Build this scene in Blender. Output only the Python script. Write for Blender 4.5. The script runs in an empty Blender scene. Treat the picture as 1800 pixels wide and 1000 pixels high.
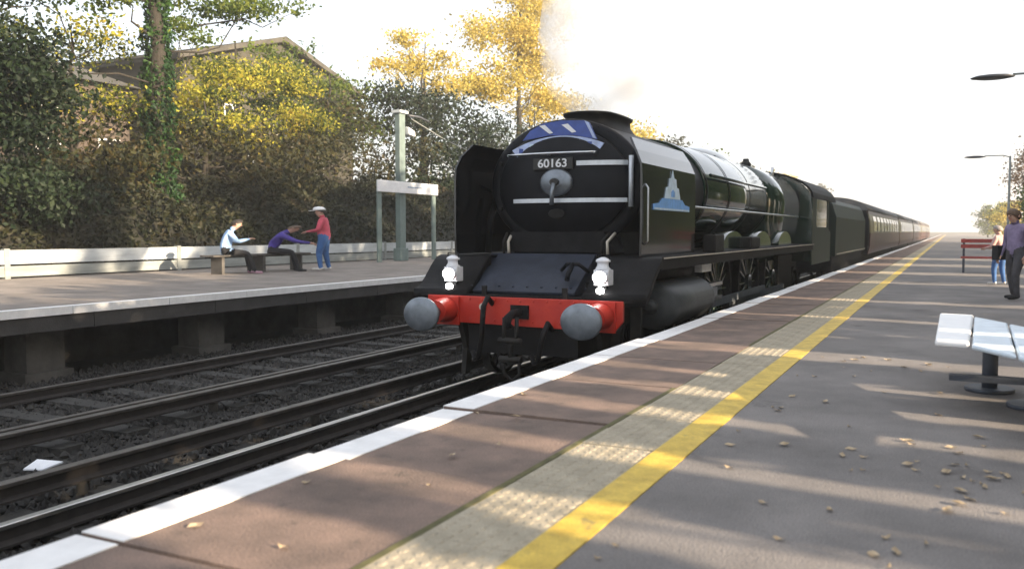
import bpy, bmesh, math, random
import numpy as np
from mathutils import Vector, Matrix

scene = bpy.context.scene
COL = scene.collection
R = math.radians
PI = math.pi

# ------------------------------------------------------------------ camera, sky, sun, exposure
H = 2.125                                   # eye height above the rails
ZP = 0.915                                  # near platform surface
ZF = 0.966                                  # far platform surface
cam_d = bpy.data.cameras.new('camera')
cam_d.sensor_width = 36.0
cam_d.lens = 36.0 * 1545.0 / 1800.0
cam_d.clip_start = 0.05
cam_d.clip_end = 5000
cam = bpy.data.objects.new('camera', cam_d)
COL.objects.link(cam)
cam_d.dof.use_dof = True
cam_d.dof.focus_distance = 13.0
cam_d.dof.aperture_fstop = 2.0
cam.location = (0, 0, H)
cam.rotation_euler = (R(90 - 3.445), 0, R(26.45))
scene.camera = cam

SUN_EL = 17.0
SUN_AZ = Vector((1.0, -0.15))               # horizontal direction towards the sun
SUN_AZ.normalize()
world = bpy.data.worlds.new('World')
scene.world = world
world.use_nodes = True
wn = world.node_tree.nodes
wl = world.node_tree.links
wn.clear()
sky = wn.new('ShaderNodeTexSky')
sky.sky_type = 'NISHITA'
sky.sun_disc = False
sky.sun_elevation = R(SUN_EL)
sky.sun_rotation = math.atan2(SUN_AZ.x, SUN_AZ.y)
sky.air_density = 1.0
sky.dust_density = 2.0
sky.ozone_density = 0.6
bg = wn.new('ShaderNodeBackground')
bg.inputs['Strength'].default_value = 0.15
wo = wn.new('ShaderNodeOutputWorld')
hazy = wn.new('ShaderNodeMix'); hazy.data_type = 'RGBA'          # thin bright cloud veiling the whole sky evenly
hazy.inputs[0].default_value = 0.78
wl.new(sky.outputs[0], hazy.inputs[6])
hazy.inputs[7].default_value = (2.5, 2.54, 2.66, 1)
wl.new(hazy.outputs[2], bg.inputs[0])
wl.new(bg.outputs[0], wo.inputs[0])

sun_d = bpy.data.lights.new('sun', 'SUN')
sun_d.energy = 5.0
sun_d.angle = R(0.6)
sun_d.color = (1.0, 0.80, 0.58)
sun = bpy.data.objects.new('sun', sun_d)
COL.objects.link(sun)
tosun = Vector((SUN_AZ.x * math.cos(R(SUN_EL)), SUN_AZ.y * math.cos(R(SUN_EL)), math.sin(R(SUN_EL))))
sun.rotation_euler = tosun.to_track_quat('Z', 'Y').to_euler()
sun.location = (30, -5, 30)

scene.view_settings.view_transform = 'Standard'
scene.view_settings.look = 'None'
scene.view_settings.gamma = 1
scene.view_settings.exposure = 1.7
scene.render.engine = 'CYCLES'
cy = scene.cycles
cy.use_denoising = True
cy.max_bounces = 14
cy.diffuse_bounces = 3
cy.glossy_bounces = 3
cy.transmission_bounces = 4
cy.transparent_max_bounces = 6
cy.volume_bounces = 14
cy.sample_clamp_indirect = 6.0

# ------------------------------------------------------------------ materials
MATS = {}
def mat(name, col, rough=0.6, metal=0.0, var=0.25, scale=6.0, bump=0.0, bscale=40.0, coat=0.0, col2=None, detail=6.0, spec=0.5, stretch=None, speck=0.0, wear=None, wscale=3.0, wlev=0.58):
    m = bpy.data.materials.new(name)
    m.use_nodes = True
    nt = m.node_tree
    b = nt.nodes['Principled BSDF']
    b.inputs['Roughness'].default_value = rough
    b.inputs['Metallic'].default_value = metal
    b.inputs['Coat Weight'].default_value = coat
    b.inputs['Coat Roughness'].default_value = 0.06
    b.inputs['Specular IOR Level'].default_value = spec
    tc = nt.nodes.new('ShaderNodeTexCoord')
    src = tc.outputs['Object']
    if stretch:
        mp = nt.nodes.new('ShaderNodeMapping')
        mp.inputs['Scale'].default_value = stretch
        nt.links.new(src, mp.inputs[0]); src = mp.outputs[0]
    n = nt.nodes.new('ShaderNodeTexNoise')
    n.inputs['Scale'].default_value = scale
    n.inputs['Detail'].default_value = detail
    n.inputs['Roughness'].default_value = 0.62
    nt.links.new(src, n.inputs['Vector'])
    r = nt.nodes.new('ShaderNodeValToRGB')
    r.color_ramp.elements[0].position = 0.3
    r.color_ramp.elements[1].position = 0.7
    c1 = [max(0, c * (1 - var)) for c in col]
    c2 = list(col2) if col2 else [min(1, c * (1 + var)) for c in col]
    r.color_ramp.elements[0].color = (*c1, 1)
    r.color_ramp.elements[1].color = (*c2, 1)
    nt.links.new(n.outputs['Fac'], r.inputs[0])
    colout = r.outputs[0]
    if speck > 0:                                 # fine grit
        n3 = nt.nodes.new('ShaderNodeTexNoise'); n3.inputs['Scale'].default_value = 130; n3.inputs['Detail'].default_value = 3
        nt.links.new(src, n3.inputs['Vector'])
        mr = nt.nodes.new('ShaderNodeMapRange'); mr.inputs['From Min'].default_value = 0.32; mr.inputs['From Max'].default_value = 0.68
        mr.inputs['To Min'].default_value = 1 - speck; mr.inputs['To Max'].default_value = 1 + speck
        nt.links.new(n3.outputs['Fac'], mr.inputs['Value'])
        vm = nt.nodes.new('ShaderNodeVectorMath'); vm.operation = 'SCALE'
        nt.links.new(colout, vm.inputs[0]); nt.links.new(mr.outputs[0], vm.inputs['Scale']); colout = vm.outputs[0]
    if wear:                                      # dirt and scuffs with shapes of their own
        n4 = nt.nodes.new('ShaderNodeTexNoise'); n4.inputs['Scale'].default_value = wscale; n4.inputs['Detail'].default_value = 9; n4.inputs['Roughness'].default_value = 0.72
        nt.links.new(src, n4.inputs['Vector'])
        m4 = nt.nodes.new('ShaderNodeMapRange'); m4.inputs['From Min'].default_value = wlev; m4.inputs['From Max'].default_value = wlev + 0.08
        m4.inputs['To Max'].default_value = 0.8
        nt.links.new(n4.outputs['Fac'], m4.inputs['Value'])
        mx = nt.nodes.new('ShaderNodeMix'); mx.data_type = 'RGBA'
        nt.links.new(m4.outputs[0], mx.inputs[0]); nt.links.new(colout, mx.inputs[6]); mx.inputs[7].default_value = (*wear, 1); colout = mx.outputs[2]
    nt.links.new(colout, b.inputs['Base Color'])
    if bump > 0:
        n2 = nt.nodes.new('ShaderNodeTexNoise')
        n2.inputs['Scale'].default_value = bscale
        n2.inputs['Detail'].default_value = 5
        nt.links.new(src, n2.inputs['Vector'])
        bp = nt.nodes.new('ShaderNodeBump')
        bp.inputs['Strength'].default_value = bump
        bp.inputs['Distance'].default_value = 0.02
        nt.links.new(n2.outputs['Fac'], bp.inputs['Height'])
        nt.links.new(bp.outputs[0], b.inputs['Normal'])
    MATS[name] = m
    return m

def leafmat(name, cols, trans=0.45, rough=0.55):
    m = bpy.data.materials.new(name)
    m.use_nodes = True
    nt = m.node_tree
    nt.nodes.clear()
    out = nt.nodes.new('ShaderNodeOutputMaterial')
    g = nt.nodes.new('ShaderNodeNewGeometry')
    tc = nt.nodes.new('ShaderNodeTexCoord')
    n = nt.nodes.new('ShaderNodeTexNoise')
    n.inputs['Scale'].default_value = 0.55
    n.inputs['Detail'].default_value = 2
    nt.links.new(tc.outputs['Object'], n.inputs['Vector'])
    a = nt.nodes.new('ShaderNodeMath'); a.operation = 'MULTIPLY_ADD'
    a.inputs[1].default_value = 0.55
    nt.links.new(g.outputs['Random Per Island'], a.inputs[0])
    b_ = nt.nodes.new('ShaderNodeMath'); b_.operation = 'MULTIPLY_ADD'
    b_.inputs[1].default_value = 1.5; b_.inputs[2].default_value = -0.53
    nt.links.new(n.outputs['Fac'], b_.inputs[0])
    nt.links.new(b_.outputs[0], a.inputs[2])
    r = nt.nodes.new('ShaderNodeValToRGB')
    el = r.color_ramp.elements
    el[0].color = (*cols[0], 1); el[1].color = (*cols[-1], 1)
    el[0].position = 0.1; el[1].position = 0.9
    for i, c in enumerate(cols[1:-1]):
        e = el.new(0.1 + 0.8 * (i + 1) / (len(cols) - 1)); e.color = (*c, 1)
    nt.links.new(a.outputs[0], r.inputs[0])
    p = nt.nodes.new('ShaderNodeBsdfPrincipled')
    p.inputs['Roughness'].default_value = rough
    p.inputs['Specular IOR Level'].default_value = 0.25
    t = nt.nodes.new('ShaderNodeBsdfTranslucent')
    nt.links.new(r.outputs[0], p.inputs['Base Color'])
    nt.links.new(r.outputs[0], t.inputs['Color'])
    mx = nt.nodes.new('ShaderNodeMixShader')
    mx.inputs[0].default_value = trans
    nt.links.new(p.outputs[0], mx.inputs[1]); nt.links.new(t.outputs[0], mx.inputs[2])
    nt.links.new(mx.outputs[0], out.inputs[0])
    MATS[name] = m
    return m

def emimat(name, col, strength):
    m = bpy.data.materials.new(name); m.use_nodes = True
    b = m.node_tree.nodes['Principled BSDF']
    b.inputs['Base Color'].default_value = (*col, 1)
    b.inputs['Emission Color'].default_value = (*col, 1)
    b.inputs['Emission Strength'].default_value = strength
    MATS[name] = m
    return m

mat('asphalt', (0.165, 0.155, 0.150), 0.85, var=0.30, scale=1.1, bump=0.4, bscale=90, col2=(0.22, 0.205, 0.197), speck=0.35, wear=(0.08, 0.072, 0.068), wscale=1.3, wlev=0.60)
mat('slab', (0.145, 0.112, 0.094), 0.85, var=0.42, scale=1.6, bump=0.4, bscale=70, col2=(0.25, 0.175, 0.14), speck=0.35, wear=(0.075, 0.06, 0.05), wscale=1.7, wlev=0.58)
mat('tactile', (0.34, 0.30, 0.22), 0.85, var=0.25, scale=5, bump=0.25, bscale=120, col2=(0.42, 0.37, 0.28), speck=0.2, wear=(0.16, 0.145, 0.10), wscale=2.2, wlev=0.57)
mat('white_paint', (0.78, 0.78, 0.78), 0.6, var=0.10, scale=7, bump=0.15, bscale=90, col2=(0.85, 0.85, 0.85), wear=(0.33, 0.31, 0.28), wscale=4.0, wlev=0.66)
mat('yellow_paint', (0.60, 0.40, 0.04), 0.6, var=0.3, scale=9, bump=0.3, bscale=110, col2=(0.70, 0.50, 0.07), speck=0.15, wear=(0.24, 0.19, 0.07), wscale=5.0, wlev=0.62)
mat('moss_joint', (0.09, 0.085, 0.03), 0.9, var=0.4, scale=14)
mat('concrete', (0.085, 0.08, 0.073), 0.85, var=0.35, scale=3, bump=0.3, bscale=50)
mat('concrete_dark', (0.075, 0.07, 0.062), 0.9, var=0.4, scale=2.5, bump=0.3, bscale=40)
mat('fascia', (0.045, 0.043, 0.042), 0.9, var=0.4, scale=2, bump=0.2)
mat('far_platform', (0.21, 0.185, 0.165), 0.9, var=0.3, scale=1.5, bump=0.3, bscale=60)
mat('ballast_bed', (0.035, 0.033, 0.03), 0.95, var=0.5, scale=9, bump=0.8, bscale=30)
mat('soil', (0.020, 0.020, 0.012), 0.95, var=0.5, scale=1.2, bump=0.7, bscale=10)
mat('stone', (0.026, 0.025, 0.025), 0.9, var=0.6, scale=5, col2=(0.048, 0.046, 0.043))
mat('sleeper', (0.030, 0.029, 0.027), 0.9, var=0.35, scale=4, bump=0.4, bscale=30, stretch=(1, 6, 6))
mat('rail_side', (0.022, 0.018, 0.016), 0.8, var=0.4, scale=9)
mat('rail_top', (0.50, 0.49, 0.47), 0.35, metal=1.0, var=0.25, scale=5, stretch=(6, 0.4, 6))
mat('rail_top_dull', (0.12, 0.11, 0.10), 0.5, metal=0.8, var=0.3, scale=5)
mat('loco_black', (0.008, 0.009, 0.012), 0.5, var=0.4, scale=2.2, bump=0.03, bscale=9, spec=0.16)
mat('loco_gloss', (0.010, 0.011, 0.013), 0.14, var=0.4, scale=2.2, bump=0.015, bscale=5, spec=0.5, coat=0.5)
mat('loco_matt', (0.010, 0.010, 0.011), 0.6, var=0.5, scale=5, bump=0.15, bscale=30, spec=0.15)
mat('loco_green', (0.010, 0.028, 0.019), 0.15, var=0.2, scale=1.5, coat=1.0, bump=0.015, bscale=4)
mat('loco_grime', (0.020, 0.019, 0.018), 0.65, var=0.6, scale=4, bump=0.2, bscale=25, spec=0.2)
mat('cylinder_grey', (0.045, 0.05, 0.053), 0.5, var=0.3, scale=4, bump=0.1, spec=0.3)
mat('apron_blue', (0.030, 0.036, 0.052), 0.45, var=0.3, scale=3, spec=0.25)
mat('beam_red', (0.52, 0.022, 0.016), 0.42, var=0.16, scale=3, coat=0.15, col2=(0.60, 0.042, 0.018), wear=(0.16, 0.03, 0.02), wscale=3.2, wlev=0.62, bump=0.05, bscale=20)
mat('buffer_steel', (0.20, 0.225, 0.255), 0.38, metal=0.6, var=0.25, scale=6, bump=0.05, bscale=40)
mat('bright_steel', (0.58, 0.60, 0.62), 0.28, metal=1.0, var=0.15, scale=8)
mat('strap_paint', (0.62, 0.66, 0.70), 0.35, metal=0.3, var=0.12, scale=8)
mat('orange_line', (0.55, 0.50, 0.42), 0.5, var=0.1)
mat('head_blue', (0.020, 0.060, 0.30), 0.4, var=0.25, scale=8, coat=0.3)
mat('head_pale', (0.42, 0.50, 0.72), 0.45, var=0.25, scale=10)
mat('emblem_blue', (0.18, 0.40, 0.78), 0.45, var=0.2, scale=9)
mat('emblem_pale', (0.60, 0.74, 0.86), 0.45, var=0.15, scale=9)
mat('plate_black', (0.008, 0.008, 0.008), 0.4, var=0.2)
mat('sign_white', (0.80, 0.81, 0.83), 0.5, var=0.06, scale=4)
mat('mark_grey', (0.30, 0.38, 0.50), 0.6, var=0.3, scale=9)
mat('lamp_white', (0.72, 0.73, 0.76), 0.35, var=0.12, scale=12)
emimat('lamp_lit', (1.0, 0.98, 0.94), 9.0)
mat('glass', (0.012, 0.014, 0.016), 0.06, var=0.2, spec=0.8)
mat('coach_red', (0.055, 0.020, 0.016), 0.42, var=0.25, scale=1.2, coat=0.08)
mat('coach_cream', (0.17, 0.155, 0.085), 0.42, var=0.12, scale=1.2, coat=0.08)
mat('coach_roof', (0.11, 0.11, 0.11), 0.55, var=0.35, scale=1.5)
mat('tender_green', (0.014, 0.026, 0.019), 0.5, var=0.35, scale=1.5, bump=0.03, bscale=6, spec=0.3)
mat('coal', (0.012, 0.012, 0.012), 0.6, var=0.5, scale=8)
mat('fence_white', (0.47, 0.51, 0.53), 0.7, var=0.18, scale=2.2, bump=0.1, stretch=(3, 0.5, 3))
mat('fence_grey', (0.25, 0.27, 0.26), 0.75, var=0.25, scale=2.2, bump=0.1, stretch=(3, 0.5, 3))
mat('post_green', (0.15, 0.20, 0.19), 0.6, var=0.2, scale=3)
mat('lamp_dark', (0.055, 0.06, 0.068), 0.45, var=0.25, scale=5)
mat('bench_blue', (0.58, 0.67, 0.75), 0.45, var=0.12, scale=6, metal=0.1)
mat('bench_sunlit', (0.82, 0.83, 0.84), 0.5, var=0.05, scale=6)  # direct sun on the bench end, put into its colour
mat('bench_leg', (0.045, 0.055, 0.075), 0.55, var=0.3, scale=6)
mat('bench_red', (0.30, 0.045, 0.04), 0.5, var=0.25, scale=6)
mat('brick_wall', (0.075, 0.058, 0.045), 0.9, var=0.3, scale=1.5, bump=0.3, bscale=20)
mat('render_wall', (0.055, 0.052, 0.040), 0.9, var=0.25, scale=1.0, bump=0.2)
mat('roof_tile', (0.065, 0.062, 0.052), 0.9, var=0.35, scale=1.5, bump=0.4, bscale=12)
mat('frame_white', (0.72, 0.72, 0.70), 0.5, var=0.08)
mat('bark', (0.030, 0.026, 0.020), 0.95, var=0.45, scale=5, bump=0.8, bscale=18, stretch=(3, 3, 0.6))
mat('skin', (0.50, 0.30, 0.22), 0.55, var=0.12, scale=9)
mat('hair_dark', (0.022, 0.016, 0.012), 0.6, var=0.4, scale=30)
mat('hair_grey', (0.28, 0.25, 0.23), 0.6, var=0.3, scale=30)
mat('hair_brown', (0.10, 0.06, 0.035), 0.6, var=0.3, scale=30)
mat('cloth_sky', (0.34, 0.52, 0.80), 0.85, var=0.18, scale=9, bump=0.3, bscale=18)
mat('cloth_purple', (0.06, 0.04, 0.26), 0.85, var=0.25, scale=9, bump=0.3, bscale=18)
mat('cloth_red', (0.50, 0.08, 0.12), 0.85, var=0.22, scale=9, bump=0.3, bscale=18)
mat('cloth_jeans', (0.045, 0.12, 0.30), 0.9, var=0.25, scale=9, bump=0.3, bscale=22)
mat('cloth_black', (0.012, 0.013, 0.016), 0.85, var=0.3, scale=9)
mat('cloth_charcoal', (0.05, 0.05, 0.06), 0.85, var=0.3, scale=9, bump=0.3, bscale=18)
mat('cloth_mauve', (0.22, 0.18, 0.30), 0.85, var=0.25, scale=9, bump=0.3, bscale=18)
mat('cloth_pink', (0.52, 0.33, 0.30), 0.85, var=0.2, scale=9, bump=0.3, bscale=18)
mat('cloth_beige', (0.42, 0.36, 0.30), 0.85, var=0.2, scale=9)
mat('shoe_pink', (0.34, 0.20, 0.26), 0.7, var=0.2)
mat('shoe_pale', (0.55, 0.54, 0.52), 0.7, var=0.2)
mat('paper', (0.72, 0.74, 0.78), 0.8, var=0.1)
mat('dry_leaf', (0.40, 0.28, 0.15), 0.8, var=0.55, scale=22, col2=(0.62, 0.50, 0.34))
leafmat('leaf_dark', [(0.006, 0.012, 0.006), (0.012, 0.025, 0.010), (0.024, 0.038, 0.014)], 0.2)
leafmat('leaf_ivy', [(0.008, 0.030, 0.010), (0.018, 0.055, 0.015), (0.05, 0.11, 0.02)], 0.2)
leafmat('leaf_green', [(0.030, 0.060, 0.014), (0.075, 0.120, 0.020), (0.17, 0.20, 0.03)], 0.45)
leafmat('leaf_yellow', [(0.02, 0.04, 0.010), (0.10, 0.13, 0.018), (0.52, 0.48, 0.06), (0.34, 0.25, 0.04)], 0.5)
leafmat('leaf_gold', [(0.20, 0.16, 0.03), (0.48, 0.38, 0.07), (0.66, 0.55, 0.15), (0.42, 0.29, 0.05)], 0.5)
leafmat('leaf_olive', [(0.014, 0.020, 0.009), (0.026, 0.031, 0.012), (0.050, 0.050, 0.016), (0.075, 0.055, 0.018)], 0.32)
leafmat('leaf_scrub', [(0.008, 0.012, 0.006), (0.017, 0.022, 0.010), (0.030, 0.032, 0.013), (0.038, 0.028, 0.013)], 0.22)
leafmat('leaf_brown', [(0.05, 0.030, 0.018), (0.11, 0.065, 0.03), (0.20, 0.12, 0.05)], 0.35)

# ------------------------------------------------------------------ mesh helpers
class MB:
    def __init__(s):
        s.v = []; s.f = []; s.m = []; s.sm = []
    def add(s, vs, fs, mi=0, smooth=False):
        o = len(s.v)
        s.v.extend([tuple(p) for p in vs])
        for f in fs:
            s.f.append([i + o for i in f]); s.m.append(mi); s.sm.append(smooth)
        return s
    def box(s, x0, x1, y0, y1, z0, z1, mi=0):
        vs = [(x0,y0,z0),(x1,y0,z0),(x1,y1,z0),(x0,y1,z0),(x0,y0,z1),(x1,y0,z1),(x1,y1,z1),(x0,y1,z1)]
        return s.add(vs, [(3,2,1,0),(4,5,6,7),(0,1,5,4),(1,2,6,5),(2,3,7,6),(3,0,4,7)], mi)
    def prism(s, poly, axis, a, b, mi=0, smooth=False):
        # poly: 2D points; axis 'x': (y,z), 'y': (x,z), 'z': (x,y)
        def P(p, t):
            return {'x': (t, p[0], p[1]), 'y': (p[0], t, p[1]), 'z': (p[0], p[1], t)}[axis]
        n = len(poly)
        vs = [P(p, a) for p in poly] + [P(p, b) for p in poly]
        fs = [tuple(range(n - 1, -1, -1)), tuple(range(n, 2 * n))]
        s.add(vs, fs, mi)
        o = len(s.v) - 2 * n
        for i in range(n):
            j = (i + 1) % n
            s.f.append([o + i, o + j, o + n + j, o + n + i]); s.m.append(mi); s.sm.append(smooth)
        return s
    def tube(s, pts, rad, n=8, mi=0, caps=True, smooth=True):
        pts = [Vector(p) for p in pts]
        rads = rad if isinstance(rad, (list, tuple)) else [rad] * len(pts)
        vs = []; fs = []
        prev = None
        for i, p in enumerate(pts):
            if i == 0: d = pts[1] - p
            elif i == len(pts) - 1: d = p - pts[i - 1]
            else: d = pts[i + 1] - pts[i - 1]
            d = d.normalized() if d.length > 1e-9 else Vector((0, 0, 1))
            if prev is None:
                u = d.orthogonal().normalized()
            else:
                u = prev - d * prev.dot(d)
                u = u.normalized() if u.length > 1e-6 else d.orthogonal().normalized()
            prev = u
            w = d.cross(u)
            for k in range(n):
                a = 2 * PI * k / n
                vs.append(p + (u * math.cos(a) + w * math.sin(a)) * rads[i])
        for i in range(len(pts) - 1):
            for k in range(n):
                k2 = (k + 1) % n
                fs.append((i*n+k, i*n+k2, (i+1)*n+k2, (i+1)*n+k))
        s.add(vs, fs, mi, smooth)
        if caps:
            o = len(s.v) - len(vs)
            s.f.append([o + k for k in range(n - 1, -1, -1)]); s.m.append(mi); s.sm.append(False)
            e = o + (len(pts) - 1) * n
            s.f.append([e + k for k in range(n)]); s.m.append(mi); s.sm.append(False)
        return s
    def lathe(s, prof, axis, c, n=32, ex=1.0, mi=0, smooth=True, caps=True):
        # prof: list of (t along axis, radius); c: other two centre coordinates; ex widens the first of them
        vs = []; fs = []
        for t, r in prof:
            for k in range(n):
                a = 2 * PI * k / n
                p, q = c[0] + ex * r * math.cos(a), c[1] + r * math.sin(a)
                vs.append({'x': (t, p, q), 'y': (p, t, q), 'z': (p, q, t)}[axis])
        m = len(prof)
        for i in range(m - 1):
            for k in range(n):
                k2 = (k + 1) % n
                fs.append((i*n+k, i*n+k2, (i+1)*n+k2, (i+1)*n+k))
        s.add(vs, fs, mi, smooth)
        if caps:
            o = len(s.v) - len(vs)
            s.f.append([o + k for k in range(n - 1, -1, -1)]); s.m.append(mi); s.sm.append(False)
            e = o + (m - 1) * n
            s.f.append([e + k for k in range(n)]); s.m.append(mi); s.sm.append(False)
        return s
    def mesh(s, name, mats, off=(0, 0, 0)):
        me = bpy.data.meshes.new(name)
        me.from_pydata([(p[0]-off[0], p[1]-off[1], p[2]-off[2]) for p in s.v], [], s.f)
        mats = mats if isinstance(mats, (list, tuple)) else [mats]
        for k in mats: me.materials.append(MATS[k])
        me.polygons.foreach_set('material_index', s.m)
        me.polygons.foreach_set('use_smooth', s.sm)
        bm = bmesh.new(); bm.from_mesh(me)
        bmesh.ops.recalc_face_normals(bm, faces=bm.faces)
        bm.to_mesh(me); bm.free()
        me.update()
        return me
    def build(s, name, mats, parent=None, bevel=0.0, segs=2):
        base = wloc(parent)
        o = bpy.data.objects.new(name, s.mesh(name, mats, base))
        COL.objects.link(o)
        if parent is not None: o.parent = parent
        if bevel > 0:
            b = o.modifiers.new('bevel', 'BEVEL'); b.width = bevel; b.segments = segs
            b.limit_method = 'ANGLE'; b.angle_limit = R(40)
        return o

def wloc(o):
    v = Vector((0, 0, 0))
    while o is not None:
        v += Vector(o.location); o = o.parent
    return v

def tag(o, label=None, cat=None, group=None, kind=None):
    if label: o['label'] = label
    if cat: o['category'] = cat
    if group: o['group'] = group
    if kind: o['kind'] = kind
    return o

def thing(name, label, cat, loc=(0, 0, 0), group=None):
    o = bpy.data.objects.new(name, None)
    o.empty_display_size = 0.2
    COL.objects.link(o); o.location = loc
    return tag(o, label, cat, group)

def inst(name, me, loc, parent=None, rot=None):
    o = bpy.data.objects.new(name, me)
    COL.objects.link(o)
    b = wloc(parent)
    if parent is not None: o.parent = parent
    o.location = (loc[0]-b.x, loc[1]-b.y, loc[2]-b.z)
    if rot: o.rotation_euler = rot
    return o

def npmesh(name, V, F, mk, parent=None, smooth=False):
    # V (n,3), F (m,k)
    base = wloc(parent)
    V = np.asarray(V, dtype=np.float32) - np.array(base, dtype=np.float32)
    F = np.asarray(F, dtype=np.int32)
    me = bpy.data.meshes.new(name)
    me.vertices.add(len(V)); me.vertices.foreach_set('co', V.ravel())
    m, k = F.shape
    me.loops.add(m * k); me.loops.foreach_set('vertex_index', F.ravel())
    me.polygons.add(m)
    me.polygons.foreach_set('loop_start', np.arange(0, m * k, k, dtype=np.int32))
    me.polygons.foreach_set('use_smooth', np.full(m, smooth, dtype=bool))
    me.update(calc_edges=True)
    me.materials.append(MATS[mk])
    o = bpy.data.objects.new(name, me)
    COL.objects.link(o)
    if parent is not None: o.parent = parent
    return o

def leaf_cloud(name, pts, size, mk, rng, parent=None, aspect=0.6, droop=0.0):
    pts = np.asarray(pts, dtype=np.float64)
    n = len(pts)
    a = rng.normal(size=(n, 3)); a /= np.linalg.norm(a, axis=1)[:, None]
    a[:, 2] -= droop
    a /= np.linalg.norm(a, axis=1)[:, None]
    b = np.cross(a, rng.normal(size=(n, 3))); b /= np.linalg.norm(b, axis=1)[:, None]
    s = size * rng.uniform(0.55, 1.35, size=n)[:, None]
    c = np.cross(a, b)
    V = np.stack([pts - a * s * .5, pts + b * s * aspect * .5 + c * s * .08, pts + a * s * .5, pts - b * s * aspect * .5 + c * s * .08], axis=1).reshape(-1, 3)
    F = np.arange(n * 4).reshape(n, 4)
    return npmesh(name, V, F, mk, parent)

def clump_points(clumps, rng, sub=9, tight=0.30):
    """clumps: (cx,cy,cz,rx,ry,rz,n) -> leaf points gathered round random sub-centres, and those sub-centres"""
    P = []; S = []
    for (cx, cy, cz, rx, ry, rz, n) in clumps:
        d = rng.normal(size=(sub, 3)); d /= np.linalg.norm(d, axis=1)[:, None]
        rr = rng.uniform(0.35, 1.0, size=(sub, 1)) ** 0.6
        sc = d * rr * np.array([rx, ry, rz]) * 0.85 + np.array([cx, cy, cz])
        S.append(sc)
        k = rng.integers(0, sub, size=n)
        q = rng.normal(size=(n, 3)) * np.array([rx, ry, rz * 0.7]) * tight
        P.append(sc[k] + q)
    return np.concatenate(P), np.concatenate(S)

def limb(mb, a, b, r0, r1, rng, n=5, sides=6, wob=0.06):
    a = np.array(a); b = np.array(b)
    L = np.linalg.norm(b - a)
    pts = []; rad = []
    for i in range(n):
        t = i / (n - 1)
        p = a + (b - a) * t
        if 0 < i < n - 1: p = p + rng.normal(size=3) * L * wob
        p[2] += -0.10 * L * math.sin(PI * t) * (0.5 if abs(b[2] - a[2]) > 0.7 * L else 1)
        pts.append(p); rad.append(r0 + (r1 - r0) * t)
    mb.tube(pts, rad, sides)

def tree(name, label, base, height, r, clumps, mk, seed, leaf=0.22, group=None, lean=(0, 0), cat='tree', sub=9, tight=0.30, nlimb=26, ivy=None):
    rng = np.random.default_rng(seed)
    t = thing(name, label, cat, base, group)
    pts, subs = clump_points(clumps, rng, sub, tight)
    mb = MB()
    top = (base[0] + lean[0], base[1] + lean[1], base[2] + height)
    n = 9
    tp = []; tr = []
    for i in range(n):
        f = i / (n - 1)
        tp.append(np.array([base[0] + lean[0]*f + rng.normal()*r*.35*(i>0), base[1] + lean[1]*f + rng.normal()*r*.35*(i>0), base[2] - 0.25 + (height + .25)*f]))
        tr.append(r * (1.25 if i == 0 else 1.0) * (1 - 0.82 * f))
    mb.tube(tp, tr, 9)
    idx = rng.permutation(len(subs))[:nlimb]
    for i in idx:
        s_ = subs[i]
        f = np.clip((s_[2] - base[2]) / height - rng.uniform(0.08, 0.28), 0.15, 0.97)
        j = int(f * (n - 1)); g = f * (n - 1) - j
        p0 = tp[j] * (1 - g) + tp[min(j + 1, n - 1)] * g
        limb(mb, p0, s_, min(tr[j] * 0.3, .045), 0.010, rng)
    mb.build('trunk', 'bark', t)
    leaf_cloud('crown', pts, leaf, mk, rng, t)
    if ivy:
        z0, z1, nn, rr, imk = ivy
        f = rng.uniform(0, 1, nn) ** 1.15
        zz = z0 + (z1 - z0) * f
        a = rng.uniform(0, 2*PI, nn)
        w = rr * (1.15 - 0.55 * f) * (0.75 + 0.35 * np.sin(zz * 2.3) ** 2) * rng.uniform(0.55, 1.1, nn)
        ff = (zz - base[2]) / height
        P = np.stack([base[0] + lean[0]*ff + w*np.cos(a), base[1] + lean[1]*ff + w*np.sin(a), zz], 1)
        leaf_cloud('ivy', P, 0.16, imk, rng, t)
    return t

# ------------------------------------------------------------------ setting: ground, track bed, platforms
def hill_z(x, y):
    # bank behind the far platform
    if x > -21.0: return -0.28
    d = -21.0 - x
    z = 0.9 + 4.3 * (1 - math.exp(-d / 5.0)) if d < 60 else 5.2
    return z + 0.22 * math.sin(x * .7 + y * .33) * min(1, d / 3) + 0.16 * math.sin(y * .9 + x * .2) * min(1, d / 3)

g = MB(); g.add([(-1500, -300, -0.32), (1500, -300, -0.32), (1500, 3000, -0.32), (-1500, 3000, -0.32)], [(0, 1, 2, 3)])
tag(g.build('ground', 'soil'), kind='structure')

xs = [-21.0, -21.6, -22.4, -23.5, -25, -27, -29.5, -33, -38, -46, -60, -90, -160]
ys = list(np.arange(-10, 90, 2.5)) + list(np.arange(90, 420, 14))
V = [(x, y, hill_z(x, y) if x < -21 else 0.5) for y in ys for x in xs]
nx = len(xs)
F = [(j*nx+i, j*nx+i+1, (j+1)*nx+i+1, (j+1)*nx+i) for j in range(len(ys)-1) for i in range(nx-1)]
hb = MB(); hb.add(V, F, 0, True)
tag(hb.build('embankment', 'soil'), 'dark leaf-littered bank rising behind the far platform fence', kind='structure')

tb = MB(); tb.add([(-13.3, -20, -0.24), (-2.7, -20, -0.24), (-2.7, 420, -0.24), (-13.3, 420, -0.24)], [(0, 1, 2, 3)])
tag(tb.build('track_bed', 'ballast_bed'), kind='structure')

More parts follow.
